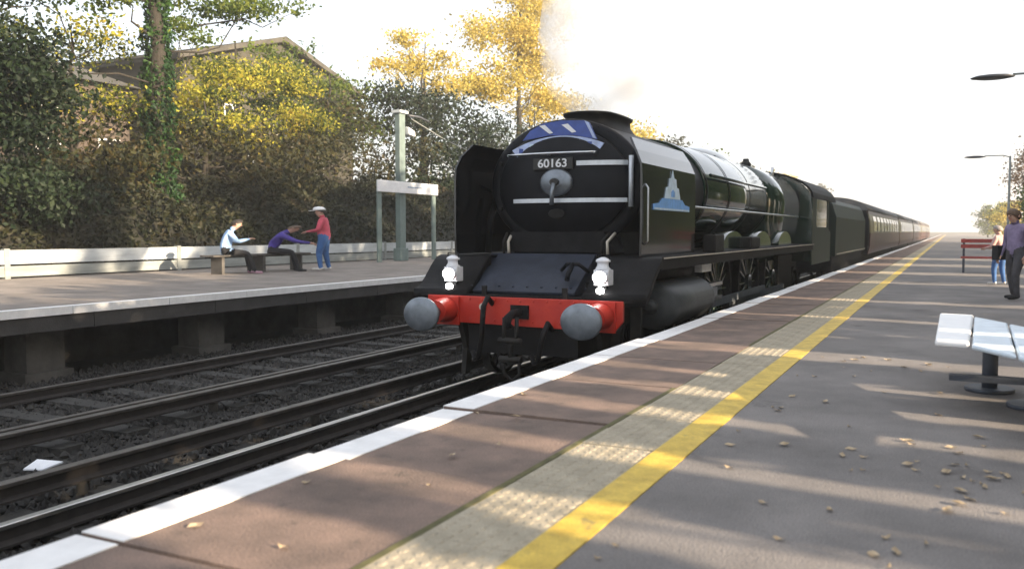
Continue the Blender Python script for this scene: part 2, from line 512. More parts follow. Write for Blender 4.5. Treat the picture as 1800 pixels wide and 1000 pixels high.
rng = np.random.default_rng(3)
def stones(n, x0, x1, y0, y1, size):
    c = np.stack([rng.uniform(x0, x1, n), y0 + (y1 - y0) * rng.uniform(0, 1, n) ** 1.5, np.full(n, -0.235)], 1)
    c[:, 2] += rng.uniform(-0.01, 0.035, n)
    base = np.array([(1,0,0),(-1,0,0),(0,1,0),(0,-1,0),(0,0,1),(0,0,-1)], float)
    f = np.array([(0,2,4),(2,1,4),(1,3,4),(3,0,4),(2,0,5),(1,2,5),(3,1,5),(0,3,5)])
    s = size * rng.uniform(0.5, 1.2, (n, 1, 1)) * rng.uniform(0.6, 1.3, (n, 6, 1))
    ang = rng.uniform(0, 2*PI, n); ca, sa = np.cos(ang), np.sin(ang)
    B = np.broadcast_to(base, (n, 6, 3)).copy()
    x, y = B[..., 0].copy(), B[..., 1].copy()
    B[..., 0] = x*ca[:, None] - y*sa[:, None]; B[..., 1] = x*sa[:, None] + y*ca[:, None]
    V = (B * s + c[:, None, :]).reshape(-1, 3)
    Fc = (f[None] + 6 * np.arange(n)[:, None, None]).reshape(-1, 3)
    return V, Fc
V1, F1 = stones(42000, -13.2, -3.2, 1.5, 30, 0.048)
tag(npmesh('ballast', V1, F1, 'stone'), 'dark crushed stone ballast between and around the rails', kind='stuff')

# near platform: asphalt body, coping slabs with painted edge, tactile tiles, yellow line
XE, XW, XT0, XT1, XY1 = -3.10, -2.86, -1.86, -1.43, -1.24
plat = thing('near_platform', None, None, (0, 0, 0)); tag(plat, 'near station platform of dark asphalt', kind='structure')
p = MB()
p.box(XY1 - 0.0, 7.0, -8, 400, -0.3, ZP)                     # asphalt body
p.box(-2.75, XY1, -8, 400, -0.3, ZP - 0.10)                  # wall and core under the slabs
p.build('asphalt_surface', 'asphalt', plat)
SL = 1.42; J0 = 2.33 - 5 * SL
slab_me = MB(); slab_me.box(XW - 0.0, XT0, 0.008, SL - 0.008, -0.10, 0.0)
slab_me.box(XE, XW, 0.008, SL - 0.008, -0.12, 0.0)
slab_me = slab_me.mesh('coping_slab', 'slab')
edge_me = MB(); edge_me.box(XE - 0.004, XW, 0.010, SL - 0.010, -0.075, 0.005)
edge_me = edge_me.mesh('edge_paint', 'white_paint')
rr = random.Random(5)
for i in range(70):
    y = J0 + i * SL
    if y > 92: break
    s = inst('coping_slab', slab_me, (rr.uniform(-.006, .006), y, ZP + rr.uniform(-0.006, 0.004)), plat, (0, rr.uniform(-.003, .003), 0))
    e = inst('edge_paint', edge_me, (rr.uniform(-.006, .006), y, ZP + .001), s)
    e.location = (0, 0, 0)
lastj = J0 + i * SL
p = MB(); p.box(XW, XT0, lastj, 400, ZP - .1, ZP); p.build('distant_coping', 'slab', plat)
p = MB(); p.box(XE, XW, lastj, 400, ZP - .12, ZP + .004); p.build('distant_edge_paint', 'white_paint', plat)
TW = XT1 - XT0
tm = MB(); tm.box(0, TW, 0.003, TW - 0.003, -0.08, 0.0)
for a in range(6):
    for b in range(6):
        cx = TW * (a + .5) / 6; cyy = TW * (b + .5) / 6
        hw, hl, hh = 0.020, 0.030, 0.0042
        vs = [(cx-hw, cyy-hl*.5, 0), (cx, cyy-hl, 0), (cx+hw, cyy-hl*.5, 0), (cx+hw, cyy+hl*.5, 0), (cx, cyy+hl, 0), (cx-hw, cyy+hl*.5, 0),
              (cx-hw*.6, cyy-hl*.4, hh), (cx+hw*.6, cyy-hl*.4, hh), (cx+hw*.6, cyy+hl*.4, hh), (cx-hw*.6, cyy+hl*.4, hh)]
        tm.add(vs, [(6,7,8,9),(0,1,6),(1,7,6),(1,2,7),(2,3,8,7),(3,4,8),(4,9,8),(4,5,9),(5,0,6,9)])
tile_me = tm.mesh('tactile_tile', 'tactile')
ny = 0
y = 1.2
while y < 60:
    inst('tactile_tile', tile_me, (XT0, y, ZP + rr.uniform(-.002, .003)), plat); y += TW
p = MB(); p.box(XT0, XT1, y, 400, ZP - .08, ZP + .002); p.build('distant_tactile_strip', 'tactile', plat)
p = MB(); p.box(XT0, XT1, -8, 1.2, ZP - .08, ZP + .002); p.build('tactile_strip', 'tactile', plat)
p = MB(); p.box(XT1, XY1 - .002, -8, 400, ZP - .1, ZP + .004); p.build('yellow_line', 'yellow_paint', plat)
p = MB(); p.box(XT0 - .035, XT0 - .001, -8, 60, ZP - .05, ZP + .0035); p.build('mossy_joint', 'moss_joint', plat)

# far platform
fp = thing('far_platform', None, None, (0, 0, 0)); tag(fp, 'far station platform with white edge on concrete piers', kind='structure')
XF = -12.30
p = MB(); p.box(-21.0, XF + .02, -20, 420, ZF - .12, ZF); p.build('paved_surface', 'far_platform', fp)
for i in range(60):
    y = -6 + i * 1.9
    m = MB(); m.box(XF - .12, XF + .06, y + .006, y + 1.894, ZF - .12, ZF + .004)
    if i == 0: em = m.mesh('edge_slab', 'white_paint', (0, y, 0))
    inst('edge_slab', em, (0, y, 0), fp)
p = MB(); p.box(XF - .12, XF + .06, -6 + 60*1.9, 420, ZF - .12, ZF + .004); p.build('distant_edge', 'white_paint', fp)
for i in range(46):
    y = -6 + i * 2.6
    if i == 0:
        fm = MB(); fm.box(XF - .16, XF + .03, y + .008, y + 2.592, ZF - .36, ZF - .121)
        fm = fm.mesh('fascia_panel', 'fascia', (0, y, 0))
    inst('fascia_panel', fm, (0, y, 0), fp)
p = MB(); p.box(XF - .16, XF + .03, -6 + 46*2.6, 420, ZF - .36, ZF - .121); p.build('distant_fascia', 'fascia', fp)
p = MB(); p.box(-14.9, -14.6, -20, 420, -.3, ZF - .121); p.build('back_wall', 'concrete_dark', fp)
pm = MB(); pm.box(-.27, .27, -.33, .33, -.3, ZF - .125); pm.box(-.36, .36, -.42, .42, -.3, -.08)
pm = pm.mesh('pier', 'concrete')
for i in range(26):
    inst('pier', pm, (-13.05, 9.1 - 3*3.5 + i * 3.5, 0), fp)

# ------------------------------------------------------------------ railway tracks
S = 1.33
def rail_mesh(mb, x, h0, top_w=.085):
    w = top_w / 2
    prof = [(-.09, h0-.16), (.09, h0-.16), (.09, h0-.14), (.016, h0-.12), (.016, h0-.05), (w, h0-.035), (w, h0-.006), (w-.01, h0), (-w+.01, h0), (-w, h0-.006), (-w, h0-.035), (-.016, h0-.05), (-.016, h0-.12), (-.09, h0-.14)]
    o = len(mb.f)
    mb.prism([(x + a, b) for a, b in prof], 'y', -20, 420)
    for i in range(o, len(mb.f)):
        zs = [mb.v[k][2] for k in mb.f[i]]
        if min(zs) >= h0 - .036: mb.m[i] = 1
sl = MB()
sl.prism([(-1.72, -.25), (1.72, -.25), (1.72, -.17), (.5, -.185), (-.5, -.185), (-1.72, -.17)], 'y', -.16, .16)
sleeper_me = sl.mesh('sleeper', 'sleeper')
def track(xc, label, top, cond):
    t = thing('railway_track', label, 'track', (xc, 0, 0), 'running tracks')
    for sx in (-1.0, 1.0):
        m = MB(); rail_mesh(m, xc + sx, 0.0); m.build('rail', ['rail_side', top], t)
    m = MB(); rail_mesh(m, cond, 0.085, .11); c = m.build('conductor_rail', ['rail_side', 'rail_top_dull'], t)
    pot = MB(); pot.lathe([(-.2, .07), (-.12, .055), (-.075, .07)], 'z', (0, 0), 8)
    pot = pot.mesh('insulator', 'concrete_dark')
    for i in range(20): inst('insulator', pot, (cond, 2 + i * 3.2, 0), c)
    for i in range(75):
        inst('sleeper', sleeper_me, (xc, 1.0 + i * .87, rr.uniform(-.012, .006)), t, (0, 0, rr.uniform(-.01, .01)))
X0 = -5.03
track(X0 - 0.10, 'nearer railway track the steam train runs on', 'rail_top', -6.86)
track(-10.07, 'empty railway track beside the far platform', 'rail_top_dull', -8.52)

lit = MB()
lit.add([(0, 0, .0), (.22, .05, .01), (.30, .22, .06), (.08, .24, .02), (.02, .14, .07)], [(0, 1, 4), (1, 2, 4), (2, 3, 4), (3, 0, 4)])
lit.add([(0, 0, -.012), (.22, .05, -.002), (.30, .22, .048), (.08, .24, .008), (.02, .14, .058)], [(4, 1, 0), (4, 2, 1), (4, 3, 2), (4, 0, 3)])
lo = lit.build('paper_litter', 'paper'); lo.location = (-8.05, 5.45, -.19)
tag(lo, 'crumpled white paper lying on the ballast between the tracks', 'litter')

# ------------------------------------------------------------------ steam locomotive
BY = 10.35                                   # front face of the buffer beam
EX = 1.27
loco = thing('steam_locomotive', 'black and dark green steam locomotive with red buffer beam at the head of the train', 'locomotive', (X0, BY, 0))
def lx(d): return X0 + d
SZ = 2.80                                    # smokebox centre height
SY = 11.80                                   # smokebox front
# smokebox, boiler, firebox
m = MB(); m.lathe([(SY, .86), (SY + .02, .93), (SY + .05, .95), (SY + .16, .95), (SY + .17, .935), (15.2, .935)], 'y', (X0, SZ), 56, EX)
m.build('smokebox', 'loco_black', loco)
m = MB(); m.lathe([(SY - .002, .80), (SY - .06, .80), (SY - .075, .78), (SY - .15, .66), (SY - .22, .46), (SY - .255, .22), (SY - .26, .02)], 'y', (X0, SZ), 56, EX)
door = m.build('smokebox_door', 'loco_black', loco)
def door_y(dx, dz):
    r = math.hypot(dx / EX, dz)
    return SY - float(np.interp(r, [.02, .22, .46, .66, .78, .80, .86], [.26, .255, .22, .15, .075, .06, .0]))
def strap(dx0, dx1, dz, h, mk, name='strap', off=.03):
    mm = MB(); n = 14
    for i in range(n):
        a = dx0 + (dx1 - dx0) * i / n; b = dx0 + (dx1 - dx0) * (i + 1) / n
        ya, yb = door_y(a, dz) - off, door_y(b, dz) - off
        vs = [(lx(a), ya, SZ+dz-h), (lx(b), yb, SZ+dz-h), (lx(b), yb, SZ+dz+h), (lx(a), ya, SZ+dz+h),
              (lx(a), ya+.06, SZ+dz-h), (lx(b), yb+.06, SZ+dz-h), (lx(b), yb+.06, SZ+dz+h), (lx(a), ya+.06, SZ+dz+h)]
        mm.add(vs, [(0,1,2,3),(7,6,5,4),(3,2,6,7),(0,4,5,1)] + ([(0,3,7,4)] if i == 0 else []) + ([(1,5,6,2)] if i == n-1 else []))
    return mm.build(name, mk, door)
strap(.30, .99, .285, .033, 'strap_paint')
strap(-.72, .99, -.235, .030, 'strap_paint')
m = MB(); m.tube([(lx(1.04), SY - .06, SZ - .33), (lx(1.04), SY - .06, SZ + .38)], .035, 10); m.build('hinge_post', 'strap_paint', door)
m = MB()
hp = [(lx(-.80 + 1.36 * i / 12), door_y(-.80 + 1.36 * i / 12, .42) - .11, SZ + .43) for i in range(13)]
m.tube(hp, .017, 8)
for i in (0, 6, 12): m.tube([hp[i], (hp[i][0], hp[i][1] + .14, hp[i][2])], .02, 6)
m.build('handrail', 'bright_steel', door)
# locking boss and handles
m = MB(); yb = door_y(0, 0) - .02
m.lathe([(yb + .05, .195), (yb - .01, .195), (yb - .035, .17), (yb - .03, .10), (yb - .06, .07)], 'y', (X0, SZ + .02), 28, EX)
boss = m.build('locking_boss', 'buffer_steel', door)
m = MB(); m.lathe([(yb - .055, .055), (yb - .10, .05)], 'y', (X0, SZ + .02), 14, EX); m.build('boss_cap', 'plate_black', boss)
m = MB(); m.tube([(X0, yb - .08, SZ), (lx(-.015), yb - .12, SZ - .12), (lx(-.02), yb - .11, SZ - .30)], [.035, .030, .036], 8); m.build('handle', 'buffer_steel', boss)
# number plate
m = MB(); m.box(lx(-.36), lx(.26), door_y(0, .28) - .05, door_y(0, .28) - .02, SZ + .20, SZ + .37)
npl = m.build('number_plate', 'plate_black', door, .008)
def text_mesh(txt, size, mk, name, parent, loc, rot, xs=1.0, ext=.006):
    cu = bpy.data.curves.new(name, 'FONT'); cu.body = txt; cu.size = size; cu.extrude = ext
    cu.align_x = 'CENTER'; cu.align_y = 'CENTER'; cu.offset = size * .012
    o = bpy.data.objects.new(name, cu); COL.objects.link(o)
    bpy.context.view_layer.update()
    me = bpy.data.meshes.new_from_object(o.evaluated_get(bpy.context.evaluated_depsgraph_get()))
    bpy.data.objects.remove(o); bpy.data.curves.remove(cu)
    M = Matrix.Rotation(rot[2], 4, 'Z') @ Matrix.Rotation(rot[0], 4, 'X') @ Matrix.Scale(xs, 4, (1, 0, 0))
    me.transform(M); me.materials.clear(); me.materials.append(MATS[mk])
    return inst(name, me, loc, parent)
text_mesh('60163', .165, 'sign_white', 'numerals', npl, (lx(-.05), door_y(0, .28) - .056, SZ + .285), (PI/2, 0, 0), 1.12)
m = MB(); m.lathe([(door_y(0, -.42) - .03, .07), (door_y(0, -.42) - .045, .065)], 'y', (X0, SZ - .42), 18, 1.9)
m.build('shed_plate', 'loco_grime', door)
# dogs round the door rim
for k in range(8):
    a = 2 * PI * (k + .5) / 8
    m = MB(); cx, cz = lx(EX * .86 * math.cos(a)), SZ + .86 * math.sin(a)
    m.lathe([(SY - .06, .03), (SY - .02, .035)], 'y', (cx, cz), 8)
    m.build('door_dog', 'loco_grime', door)

# saddle and front below the smokebox
m = MB(); m.prism([(lx(-.95), 1.45), (lx(.95), 1.45), (lx(.80), 2.15), (lx(-.80), 2.15)], 'y', SY + .15, 14.6); m.build('saddle', 'loco_matt', loco)
# chimney
m = MB()
prof = [(SZ + .80, .42), (SZ + .90, .33), (SZ + .98, .29), (SZ + 1.06, .285), (SZ + 1.09, .315), (SZ + 1.13, .32), (SZ + 1.14, .27), (SZ + .96, .22)]
vs = []; n = 32
for z, r_ in prof:
    for k in range(n):
        a = 2 * PI * k / n
        vs.append((lx(1.30 * r_ * math.cos(a)), 13.2 + (r_ * 1.33 * math.sin(a)) + .38 * (1 if math.sin(a) > 0 else -1) * min(1, abs(math.sin(a)) * 3), z))
fs = [(i*n+k, i*n+(k+1) % n, (i+1)*n+(k+1) % n, (i+1)*n+k) for i in range(len(prof)-1) for k in range(n)]
m.add(vs, fs, 0, True); m.build('chimney', 'loco_matt', loco)
# boiler with bands
m = MB(); m.lathe([(15.2, .955), (15.25, .965), (18.2, .985), (20.6, 1.0)], 'y', (X0, SZ + .02), 56, EX)
boiler = m.build('boiler', 'loco_green', loco)
for yb in (15.22, 16.9, 18.7, 20.5):
    rb = .965 + .035 * (yb - 15.2) / 5.4
    m = MB(); m.lathe([(yb, rb + .012), (yb + .01, rb + .016), (yb + .06, rb + .016), (yb + .07, rb + .012)], 'y', (X0, SZ + .02), 56, EX, caps=False)
    m.build('boiler_band', 'loco_black', boiler)
m = MB()
for k in range(24):
    pass
prof = []
m.prism([(lx(EX * 1.0 * math.cos(a)), SZ + .02 + 1.0 * math.sin(a)) for a in np.linspace(0, PI, 25)] + [(lx(-1.22), 2.2), (lx(-1.05), 1.4), (lx(1.05), 1.4), (lx(1.22), 2.2)], 'y', 20.6, 25.4, 0, True)
m.build('firebox', 'loco_green', loco)
# dome ("banjo" cover), safety valves, whistle
m = MB()
vs = []; nu, nv = 20, 9
for j in range(nv):
    t = j / (nv - 1) * PI / 2
    for k in range(nu):
        a = 2 * PI * k / nu
        vs.append((lx(.62 * math.cos(a) * math.cos(t)), 19.4 + 1.75 * math.sin(a) * math.cos(t), SZ + .80 + .36 * math.sin(t)))
m.add(vs, [(j*nu+k, j*nu+(k+1) % nu, (j+1)*nu+(k+1) % nu, (j+1)*nu+k) for j in range(nv-1) for k in range(nu)], 0, True)
m.build('dome', 'loco_green', boiler)
for d in (-.25, .25):
    m = MB(); m.lathe([(SZ + .95, .13), (SZ + 1.08, .13), (SZ + 1.12, .09), (SZ + 1.2, .07)], 'z', (lx(d), 23.2), 14); m.build('safety_valve', 'loco_grime', loco)
m = MB(); m.tube([(lx(.62), 24.9, SZ + .75), (lx(.62), 24.9, SZ + 1.08)], .04, 8); m.build('whistle', 'bright_steel', loco)
# boiler handrail
m = MB()
pts = [(lx(EX * 1.03), 13.0 + i * 1.0, SZ - .28) for i in range(13)]
m.tube(pts, .021, 8)
for i in range(0, 13, 3): m.tube([pts[i], (pts[i][0] - .12, pts[i][1], pts[i][2])], .025, 6)
m.build('boiler_handrail', 'bright_steel', boiler)
m = MB(); m.tube([(lx(EX*1.0), 15.3, SZ + .30), (lx(EX*1.0), 20.4, SZ + .30)], .03, 8); m.build('ejector_pipe', 'loco_green', boiler)
# running plates and valances
for s_ in (-1, 1):
    m = MB()
    a, b = sorted((lx(s_ * .85), lx(s_ * 1.68)))
    m.box(a, b, 11.15, 25.4, 1.755, 1.79)
    o0 = sorted((lx(s_ * 1.66), lx(s_ * 1.63)))
    m.box(o0[0], o0[1], 11.15, 25.4, 1.62, 1.754)
    rp = m.build('running_plate', 'loco_matt', loco)
    m = MB(); q = sorted((lx(s_ * 1.681), lx(s_ * 1.689))); m.box(q[0], q[1], 11.2, 25.4, 1.765, 1.782); m.build('lining', 'orange_line', rp)
    # curved drop to the buffer beam
    m = MB(); n = 8; vs = []
    for i in range(n + 1):
        t = i / n
        yy = 11.15 - .75 * t
        zz = 1.79 - .46 * (0.5 - 0.5 * math.cos(PI * t))
        vs += [(a, yy, zz), (b, yy, zz), (b, yy, zz - .14), (a, yy, zz - .14)]
    fs = []
    for i in range(n):
        k = i * 4
        for c in range(4): fs.append((k + c, k + (c + 1) % 4, k + 4 + (c + 1) % 4, k + 4 + c))
    fs += [(0, 1, 2, 3), (n*4+3, n*4+2, n*4+1, n*4)]
    m.add(vs, fs, 0, True); m.build('drop_plate', 'loco_matt', loco)
    # boxes and lubricators standing on the running plate
    m = MB(); q = sorted((lx(s_ * 1.40), lx(s_ * 1.62))); m.box(q[0], q[1], 14.3, 14.9, 1.79, 2.08); m.build('lubricator', 'loco_grime', loco, .02)
    m = MB(); q = sorted((lx(s_ * 1.28), lx(s_ * 1.58))); m.box(q[0], q[1], 17.4, 18.3, 1.79, 2.02); m.build('sandbox', 'loco_grime', loco, .03)
    # curved splashers
    for yc in (16.9, 19.8, 22.7):
        m = MB(); q = sorted((lx(s_ * 1.05), lx(s_ * 1.35)))
        m.prism([(yc + .95 * math.cos(a_), 1.79 + .34 * math.sin(a_)) for a_ in np.linspace(0, PI, 13)], 'x', q[0], q[1], 0, True); m.build('splasher', 'loco_green', loco)
# smoke deflectors: upright sheets whose upper third leans inwards
def deflector(s_):
    y0, y1 = 11.08, 13.75
    n = 10
    prof = [(1.41, 1.80), (1.42, 2.2), (1.42, 2.85), (1.41, 3.02), (1.33, 3.20), (1.21, 3.38)]
    m = MB(); vs = []; th = .03
    ny = 9
    for j in range(ny):
        t = j / (ny - 1)
        for (d, z) in prof:
            yy = y0 + (y1 - y0) * t
            if t == 0 and z > 3.1: yy += .16 * ((z - 3.1) / .28) ** 2     # rounded upper front corner
            vs.append((lx(s_ * d), yy, z))
    k = len(prof)
    o = len(vs)
    vs2 = [(v[0] - s_ * th, v[1], v[2]) for v in vs]
    fs = []
    for j in range(ny - 1):
        for i in range(k - 1):
            fs.append((j*k+i, j*k+i+1, (j+1)*k+i+1, (j+1)*k+i)); fs.append((o+j*k+i, o+(j+1)*k+i, o+(j+1)*k+i+1, o+j*k+i+1))
        fs.append((j*k, (j+1)*k, o+(j+1)*k, o+j*k)); fs.append((j*k+k-1, o+j*k+k-1, o+(j+1)*k+k-1, (j+1)*k+k-1))
    for i in range(k - 1):
        fs.append((i, o+i, o+i+1, i+1)); e = (ny-1)*k
        fs.append((e+i, e+i+1, o+e+i+1, o+e+i))
    m.add(vs + vs2, fs, 0, False)
    d = m.build('smoke_deflector', 'loco_gloss', loco)
    m = MB(); m.tube([(lx(s_*1.42), 11.2, 1.95), (lx(s_*1.46), 11.2, 2.0), (lx(s_*1.46), 11.2, 2.7), (lx(s_*1.42), 11.2, 2.75)], .014, 6); m.build('grab_rail', 'bright_steel', d)
    m = MB()
    for yy in (12.2, 13.3): m.tube([(lx(s_*1.39), yy, 2.75), (lx(s_*1.12), yy, 2.85)], .025, 6)
    m.build('stay', 'loco_matt', d)
    return d
dl = deflector(-1); dr = deflector(1)
# blue tower emblem on the deflector facing the platform
ex_ = lx(1.42) + .004
def eplate(poly, mk, name, parent, t0, t1):
    m = MB(); m.prism(poly, 'x', ex_ + t0, ex_ + t1); return m.build(name, mk, parent)
em = eplate([(11.52, 2.42), (13.36, 2.42), (13.36, 2.50), (13.10, 2.52), (12.95, 2.59), (11.95, 2.59), (11.80, 2.52), (11.52, 2.50)], 'emblem_blue', 'emblem', dr, 0, .008)
eplate([(12.05, 2.592), (12.85, 2.592), (12.76, 2.75), (12.66, 2.76), (12.62, 2.88), (12.52, 2.89), (12.45, 3.00), (12.38, 2.89), (12.28, 2.88), (12.24, 2.76), (12.14, 2.75)], 'emblem_pale', 'emblem_tower', em, 0, .008)
eplate([(11.56, 2.425), (13.32, 2.425), (13.32, 2.45), (11.56, 2.45)], 'emblem_pale', 'emblem_line', em, .009, .013)
eplate([(12.36, 2.62), (12.54, 2.62), (12.54, 2.69), (12.45, 2.725), (12.36, 2.69)], 'emblem_blue', 'emblem_arch', em, .009, .013)
# front apron between the frames and footplate
m = MB()
m.prism([(10.62, 1.28), (11.30, 1.28), (11.62, 1.78), (11.58, 1.81), (11.40, 1.81), (10.60, 1.32)], 'x', lx(-.98), lx(.66)); ap = m.build('front_apron', 'apron_blue', loco, .012)
m = MB(); m.box(lx(-1.55), lx(1.55), 10.38, 10.95, 1.235, 1.275); m.build('footplate', 'loco_matt', loco)
m = MB(); m.prism([(lx(-.9), 1.83), (lx(.9), 1.83), (lx(.72), 2.12), (lx(-.72), 2.12)], 'y', 11.52, 11.9); m.build('front_plate', 'loco_matt', loco)
m = MB()
m.tube([(lx(.32), 10.98, 1.60), (lx(.45), 10.86, 1.69), (lx(.62), 10.86, 1.69), (lx(.72), 10.98, 1.58)], .026, 8)
m.tube([(lx(.53), 10.86, 1.69), (lx(.52), 10.72, 1.55), (lx(.50), 10.74, 1.48)], .035, 8)
m.build('apron_handle', 'loco_black', ap)
m = MB()
for k in range(9):
    m.lathe([(10.6, .012), (10.56, .010)], 'y', (lx(-.85 + .21 * k), 1.385), 6)
m.build('rivets', 'apron_blue', ap)
# buffer beam
m = MB()
m.prism([(lx(-1.42), .90), (lx(1.30), .86), (lx(1.42), 1.0), (lx(1.42), 1.255), (lx(-1.42), 1.255)], 'y', BY, BY + .06)
beam = m.build('buffer_beam', 'beam_red', loco, .008)
m = MB(); m.box(lx(-1.36), lx(1.36), BY + .06, BY + .5, .95, 1.25); m.build('beam_frame', 'loco_matt', beam)
for s_ in (-1, 1):
    cx = lx(1.12 * s_)
    b = thing('buffer', None, None); b.location = (1.12 * s_, 0, 1.06); b.parent = loco
    if 'category' in b: del b['category']
    m = MB(); m.box(cx - .21, cx + .21, BY - .04, BY - .001, .86, 1.24); m.lathe([(BY - .04, .17), (BY - .30, .14), (BY - .33, .15)], 'y', (cx, 1.06), 22, 1.2)
    m.build('buffer_shank', 'beam_red', b)
    m = MB(); m.lathe([(BY - .33, .085), (BY - .56, .085), (BY - .60, .10), (BY - .615, .20), (BY - .63, .222), (BY - .655, .222), (BY - .668, .205), (BY - .682, .11), (BY - .686, .01)], 'y', (cx, 1.05), 32, 1.2)
    m.build('buffer_head', 'buffer_steel', b)
m = MB()
for k in range(15):
    for z in (1.215, .945):
        d = -1.33 + k * .19
        if abs(abs(d) - 1.12) < .23: continue
        m.lathe([(BY - .012, .010), (BY - .006, .016), (BY - .001, .018)], 'y', (lx(d), z), 6)
tag(m.build('beam_rivets', 'beam_red', beam), kind='stuff')
m = MB()
for k in range(40):
    a = 2 * PI * k / 40
    m.lathe([(SY + .01, .010), (SY + .018, .016), (SY + .03, .018)], 'y', (lx(EX * .905 * math.cos(a)), SZ + .905 * math.sin(a)), 6)
tag(m.build('ring_rivets', 'loco_matt', loco), kind='stuff')
for d in (-.55, .62):
    m = MB(); m.box(lx(d) - .035, lx(d) + .035, BY + .02, BY + .05, 1.236, 1.40); m.build('lamp_iron', 'loco_grime', loco)
for d in (-1.30, 1.30):
    m = MB(); m.tube([(lx(d), 11.9, 1.80), (lx(d * .99), 11.95, 2.3), (lx(d * .97), 12.1, 2.62)], .05, 8); m.build('oil_pipe', 'loco_matt', loco)
for k, d in enumerate((-.78, -.70, .74, .82)):
    m = MB(); m.tube([(lx(d), 11.42, 1.80), (lx(d), 11.40, 1.98), (lx(d * 1.05), 11.6, 2.10)], .022, 6); m.build('copper_pipe', 'orange_line' if k % 2 else 'loco_grime', loco)
# drawhook, screw coupling, hoses
m = MB(); m.box(lx(-.13), lx(.13), BY - .03, BY - .001, .98, 1.16); m.tube([(X0, BY, 1.07), (X0, BY - .22, 1.07), (X0, BY - .36, 1.02), (X0, BY - .36, .93), (X0, BY - .26, .90)], [.05, .05, .055, .045, .03], 10)
m.build('drawhook', 'loco_matt', loco)
m = MB()
for d in (-.09, .09): m.tube([(lx(d), BY - .28, 1.02), (lx(d), BY - .30, .72)], .028, 8)
m.tube([(lx(-.16), BY - .30, .72), (lx(.16), BY - .30, .72)], .045, 8)
m.tube([(lx(0), BY - .30, .75), (lx(0), BY - .28, .48)], .035, 8)
m.tube([(lx(-.16), BY - .28, .48), (lx(.16), BY - .28, .48)], .045, 8)
m.tube([(lx(-.12), BY - .28, .48), (lx(-.11), BY - .24, .28), (lx(0), BY - .22, .20), (lx(.11), BY - .24, .28), (lx(.12), BY - .28, .48)], .026, 8)
m.build('screw_coupling', 'loco_grime', loco)
for d, zt in ((-.42, 1.26), (.45, .95)):
    m = MB(); m.tube([(lx(d), BY + .02, zt - .1), (lx(d), BY - .12, zt), (lx(d - .02), BY - .2, zt - .12), (lx(d - .05), BY - .2, .72), (lx(d - .12), BY - .16, .46), (lx(d - .2), BY - .10, .42), (lx(d - .26), BY - .06, .52)], .036, 8)
    m.build('brake_hose', 'loco_matt', loco)
m = MB(); m.lathe([(BY - .01, .05), (BY - .03, .05)], 'y', (lx(-.55), 1.12), 10); m.build('chain_bracket', 'orange_line', beam)
# guard irons
for s_ in (-1, 1):
    m = MB(); q = sorted((lx(s_ * .98), lx(s_ * 1.05)))
    m.prism([(10.5, .95), (10.8, .95), (10.85, .5), (10.75, .14), (10.62, .14), (10.68, .5)], 'x', q[0], q[1]); m.build('guard_iron', 'loco_grime', loco)
# steps by the platform
m = MB(); m.box(lx(1.38), lx(1.52), 10.75, 10.82, .55, 1.23); m.box(lx(1.34), lx(1.56), 10.65, 10.95, .52, .56); m.build('front_step', 'loco_grime', loco)
# headlamps
for d in (-1.13, 1.08):
    h = thing('headlamp', None, None); h.location = (d, .20, 1.27); h.parent = loco
    lc = (lx(d), BY + .20)
    m = MB()
    m.box(lc[0] - .105, lc[0] + .105, lc[1] - .08, lc[1] + .10, 1.44, 1.64)
    m.lathe([(1.64, .09), (1.69, .065), (1.73, .065), (1.74, .085), (1.77, .075), (1.80, .02)], 'z', lc, 16, 1.2)
    m.build('lamp_body', 'lamp_white', h, .018)
    m = MB(); m.lathe([(lc[1] - .08, .09), (lc[1] - .12, .095), (lc[1] - .13, .08)], 'y', (lc[0], 1.545), 22, 1.15); m.build('lens_rim', 'lamp_white', h)
    m = MB(); m.lathe([(lc[1] - .131, .078), (lc[1] - .145, .055), (lc[1] - .15, .01)], 'y', (lc[0], 1.545), 20, 1.15); m.build('lens', 'lamp_lit', h)
    m = MB(); m.tube([(lc[0] - .09, lc[1], 1.64), (lc[0] - .08, lc[1], 1.83), (lc[0] + .08, lc[1], 1.83), (lc[0] + .09, lc[1], 1.64)], .010, 6); m.build('carry_handle', 'loco_black', h)
    m = MB(); m.box(lc[0] - .04, lc[0] + .04, lc[1] + .0, lc[1] + .03, 1.27, 1.46); m.build('lamp_bracket', 'loco_matt', h)
    m = MB(); m.lathe([(lc[1] - .10, .045), (lc[1] - .13, .04)], 'y', (lc[0], 1.375), 12, 1.2); m.build('marker_light', 'lamp_lit', h)
